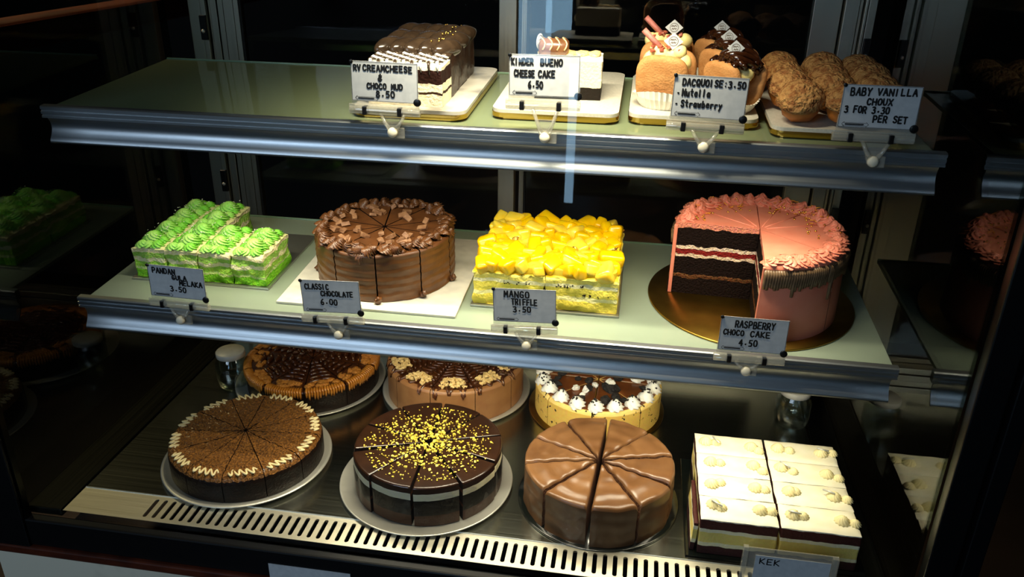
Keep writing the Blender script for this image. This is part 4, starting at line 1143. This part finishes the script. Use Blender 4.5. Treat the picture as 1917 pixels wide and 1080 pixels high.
def dacquoise(x, y, kind, label, group, rz=0, seed=0, tz=R_(12), sc=.94):
    random.seed(seed+100)
    r = thing('dacquoise', label, 'pastry', group)
    hw, hh = .037, .036
    def slab(name, yy, tilt):
        b = MB(); n = 40; prof = []
        ol = []
        for k in range(n):
            a = 2*PI*k/n; c, s = math.cos(a), math.sin(a)
            e = .62
            ol.append((hw*math.copysign(abs(c)**e, c), hh*math.copysign(abs(s)**e, s)))
        rings = [(.80, -.0075), (.94, -.0062), (1, -.003), (1, .003), (.94, .0062), (.80, .0075)]
        v = []; f = []
        for sc, zz in rings:
            for (px, pz) in ol: v.append((px*sc, zz, pz*sc+hh))
        for i in range(len(rings)-1):
            for k in range(n): f.append((i*n+k, i*n+(k+1) % n, (i+1)*n+(k+1) % n, (i+1)*n+k))
        f.append(tuple(range(n-1, -1, -1))); f.append(tuple((len(rings)-1)*n+k for k in range(n)))
        b.add(v, f, 0, True, Matrix.Translation((0, yy, .004)) @ Matrix.Rotation(tilt, 4, 'X'))
        b.build(name, M['biscuit'], r)
    slab('biscuit', -.013, R_(8)); slab('biscuit', .026, R_(-12))
    # fluted paper cup
    b = MB(); n = 72; v = []; f = []
    for q, (rr, z) in enumerate(((.033, 0), (.0365, .006), (.0415, .015), (.0445, .022))):
        for k in range(n):
            a = 2*PI*k/n; w_ = (1+.035*(1 if k % 2 else -1)*(q > 0))
            v.append((rr*w_*math.cos(a)*1.02, .005+rr*w_*.90*math.sin(a), z-(.006*math.cos(a*2) if q == 3 else 0)))
    for q in range(3):
        for k in range(n): f.append((q*n+k, q*n+(k+1) % n, (q+1)*n+(k+1) % n, (q+1)*n+k))
    f.append(tuple(range(n-1, -1, -1))); b.add(v, f, 0, False); b.build('paper_cup', M['paper_cup'], r)
    b = MB()
    cm = M['straw_cream']
    if kind == 's':
        for k in range(7): b.blob((-.024+.008*k, .006+rnd(-.004, .004), .064+rnd(-.004, .012)), .0115, .012, .0115, nu=12, nv=8, amp=.15, seed=k+seed)
        b.build('cream_filling', cm, r)
        def pos(k): return Vector((rnd(-.026, .02), rnd(-.006, .016), .078+rnd(-.002, .006))), rnd(.6, 1.4)
        bits(16, pos, .0030, M['straw_bit'], 'strawberry_crumble', r, seed=seed)
        MB().tube([(-.004, .006, .074), (-.036, .0, .104)], .0042, 4).build('wafer_stick', M['wafer'], r)
        fx, fz = .008, .092
    else:
        for k in range(6): b.blob((-.024+.0095*k, .006, .060+rnd(-.003, .004)), .012, .014, .012, nu=12, nv=8, amp=.15, seed=k+seed)
        b.build('cream_filling', cm, r)
        b = MB()
        for q in range(8):
            pts = []
            for t in range(13):
                u = t/12; pts.append((-.034+.066*u, .008+.021*math.sin(u*7+q*1.2), .0800-.020*abs(u-.5)**1.5*2.2+.0035*math.sin(u*11+q)+.0012*q))
            b.tube(pts, .0048, 7)
        for q in range(5):
            xx = rnd(-.028, .03); b.tube([(xx, -.010, .076), (xx, -.021, .073), (xx+.002, -.0235, .066-rnd(0, .010))], [.005, .0045, .003], 7)
        b.build('chocolate_spread', M['spread'], r)
        fx, fz = .004, .094
    s_ = .0135
    fl = MB().prism([(s_, 0), (0, s_*.86), (-s_, 0), (0, -s_*.86)], 0, .0006, tf=Matrix.Translation((fx, -.002, fz)) @ Matrix.Rotation(tz, 4, 'Z') @ Matrix.Rotation(R_(78), 4, 'X')).build('diamond_topper', M['card'], r)
    b = MB(); tf = Matrix.Translation((fx, -.002, fz)) @ Matrix.Rotation(tz, 4, 'Z') @ Matrix.Rotation(R_(78), 4, 'X') @ Matrix.Translation((0, 0, .0008))
    strokes(b, [[(.0062*math.cos(k*PI/10), .0062*math.sin(k*PI/10)) for k in range(21)]], .0007, 0, tf)
    strokes(b, [[(-.0042, .0012), (-.003, .0030), (-.002, .0012), (-.001, .0030), (.0002, .0012), (.0016, .0032), (.0036, .0014)], [(-.0034, -.0026), (-.002, -.0010), (-.001, -.0028), (.001, -.0008), (.002, -.0026), (.0034, -.0012)]], .0009, 0, tf)
    b.build('printed_mark', M['tag_ring'], fl)
    MB().tube([(fx, -.001, fz-.02), (fx, -.0015, fz-.008)], .0010, 6).build('topper_stick', M['card'], r)
    put(r, 'T', x, y, TT, rz, sc)
dacquoise(.860, .100, 's', 'front strawberry biscuit cake in a white paper cup with a pink stick', None, R_(-14), 1)
dacquoise(.862, .200, 's', 'rear strawberry biscuit cake, pink stick rising behind the front one', None, R_(-10), 2)
dacquoise(.946, .100, 'n', 'front biscuit cake dripping dark chocolate spread, behind the DACQUOISE card', None, R_(-48), 3, R_(58), .86)
dacquoise(.943, .176, 'n', 'middle biscuit cake with chocolate spread, between two like it', None, R_(-50), 4, R_(60), .86)
dacquoise(.938, .247, 'n', 'rearmost biscuit cake with chocolate spread, highest diamond topper', None, R_(-52), 5, R_(62), .86)

def choux():
    random.seed(15)
    root = None
    rows = [(1.028, [.056, .118, .181, .240]), (1.083, [.048, .110, .172, .236]), (1.139, [.052, .115, .178, .239])]
    side = ['beside the chocolate spread biscuit cakes', 'down the middle of its tray', 'beside the glass side panel']; nth = ['front', 'second', 'third', 'fourth', 'rearmost']
    for ci, (x, ys) in enumerate(rows):
        for ri, y in enumerate(ys):
            if root is None:
                root = thing('choux_bun', '', 'choux', 'choux buns on the tray')
                b = MB(); b.blob((0, 0, .003), .0212, .0212, .018, nu=24, nv=14, amp=.10, seed=4, fr=2.5); b.build('puff', M['choux_body'], root)
                b = MB(); n = 36; v = []; f = []; K = 12
                for k in range(K+1):
                    ph = (PI*.56)*k/K
                    for i in range(n):
                        a = 2*PI*i/n; d = Vector((math.cos(a)*math.sin(ph), math.sin(a)*math.sin(ph), math.cos(ph)))
                        q = 1.04+.05*mnoise.noise(d*4)+.035*mnoise.noise(d*13)+(0 if k < K else -.10)
                        v.append((d.x*.0240*q, d.y*.0240*q, .007+d.z*.0200*q))
                for k in range(K):
                    for i in range(n): f.append((k*n+i, k*n+(i+1) % n, (k+1)*n+(i+1) % n, (k+1)*n+i))
                b.add(v, f, 0, True); b.build('craquelin_crust', M['choux'], root)
                o = root
            else:
                o = copy_tree(root)
            o['label'] = f'cracked brown choux bun, {nth[ri] if ri < len(ys)-1 else nth[4]} in the row {side[ci]}'
            o.matrix_world = frame('T', x+rnd(-.004, .004), y, TT+.0195, rnd(-.35, .35)) @ Matrix.Rotation(R_(14+rnd(-12, 10)), 4, 'X') @ Matrix.Rotation(rnd(0, 6), 4, 'Z') @ Matrix.Scale(rnd(1.10, 1.2), 4)
choux()

# ------------------------------------------------------------------ jars on the deck
def jar(x, y, label):
    r = thing('glass_jar', label, 'jar')
    b = MB(); b.lathe([(.024, 0), (.029, .004), (.031, .02), (.031, .048), (.026, .058), (.024, .062)], 40, cap1=False)
    b.lathe([(.022, .062), (.0235, .057), (.0285, .047), (.0285, .02), (.0265, .006), (.001, .005)], 40, cap0=False)
    b.build('jar_body', M['jar_glass'], r)
    MB().lathe([(.025, .0622), (.027, .0635), (.027, .072), (.0255, .0735), (.001, .0735)], 36).build('jar_lid', M['white_board'], r)
    put(r, 'D', x, y, .0003)
jar(.096, .245, 'small clear glass jar with pale lid beside the caramel border cake')
jar(1.146, .300, 'small clear glass jar with pale lid behind the white cream cake')
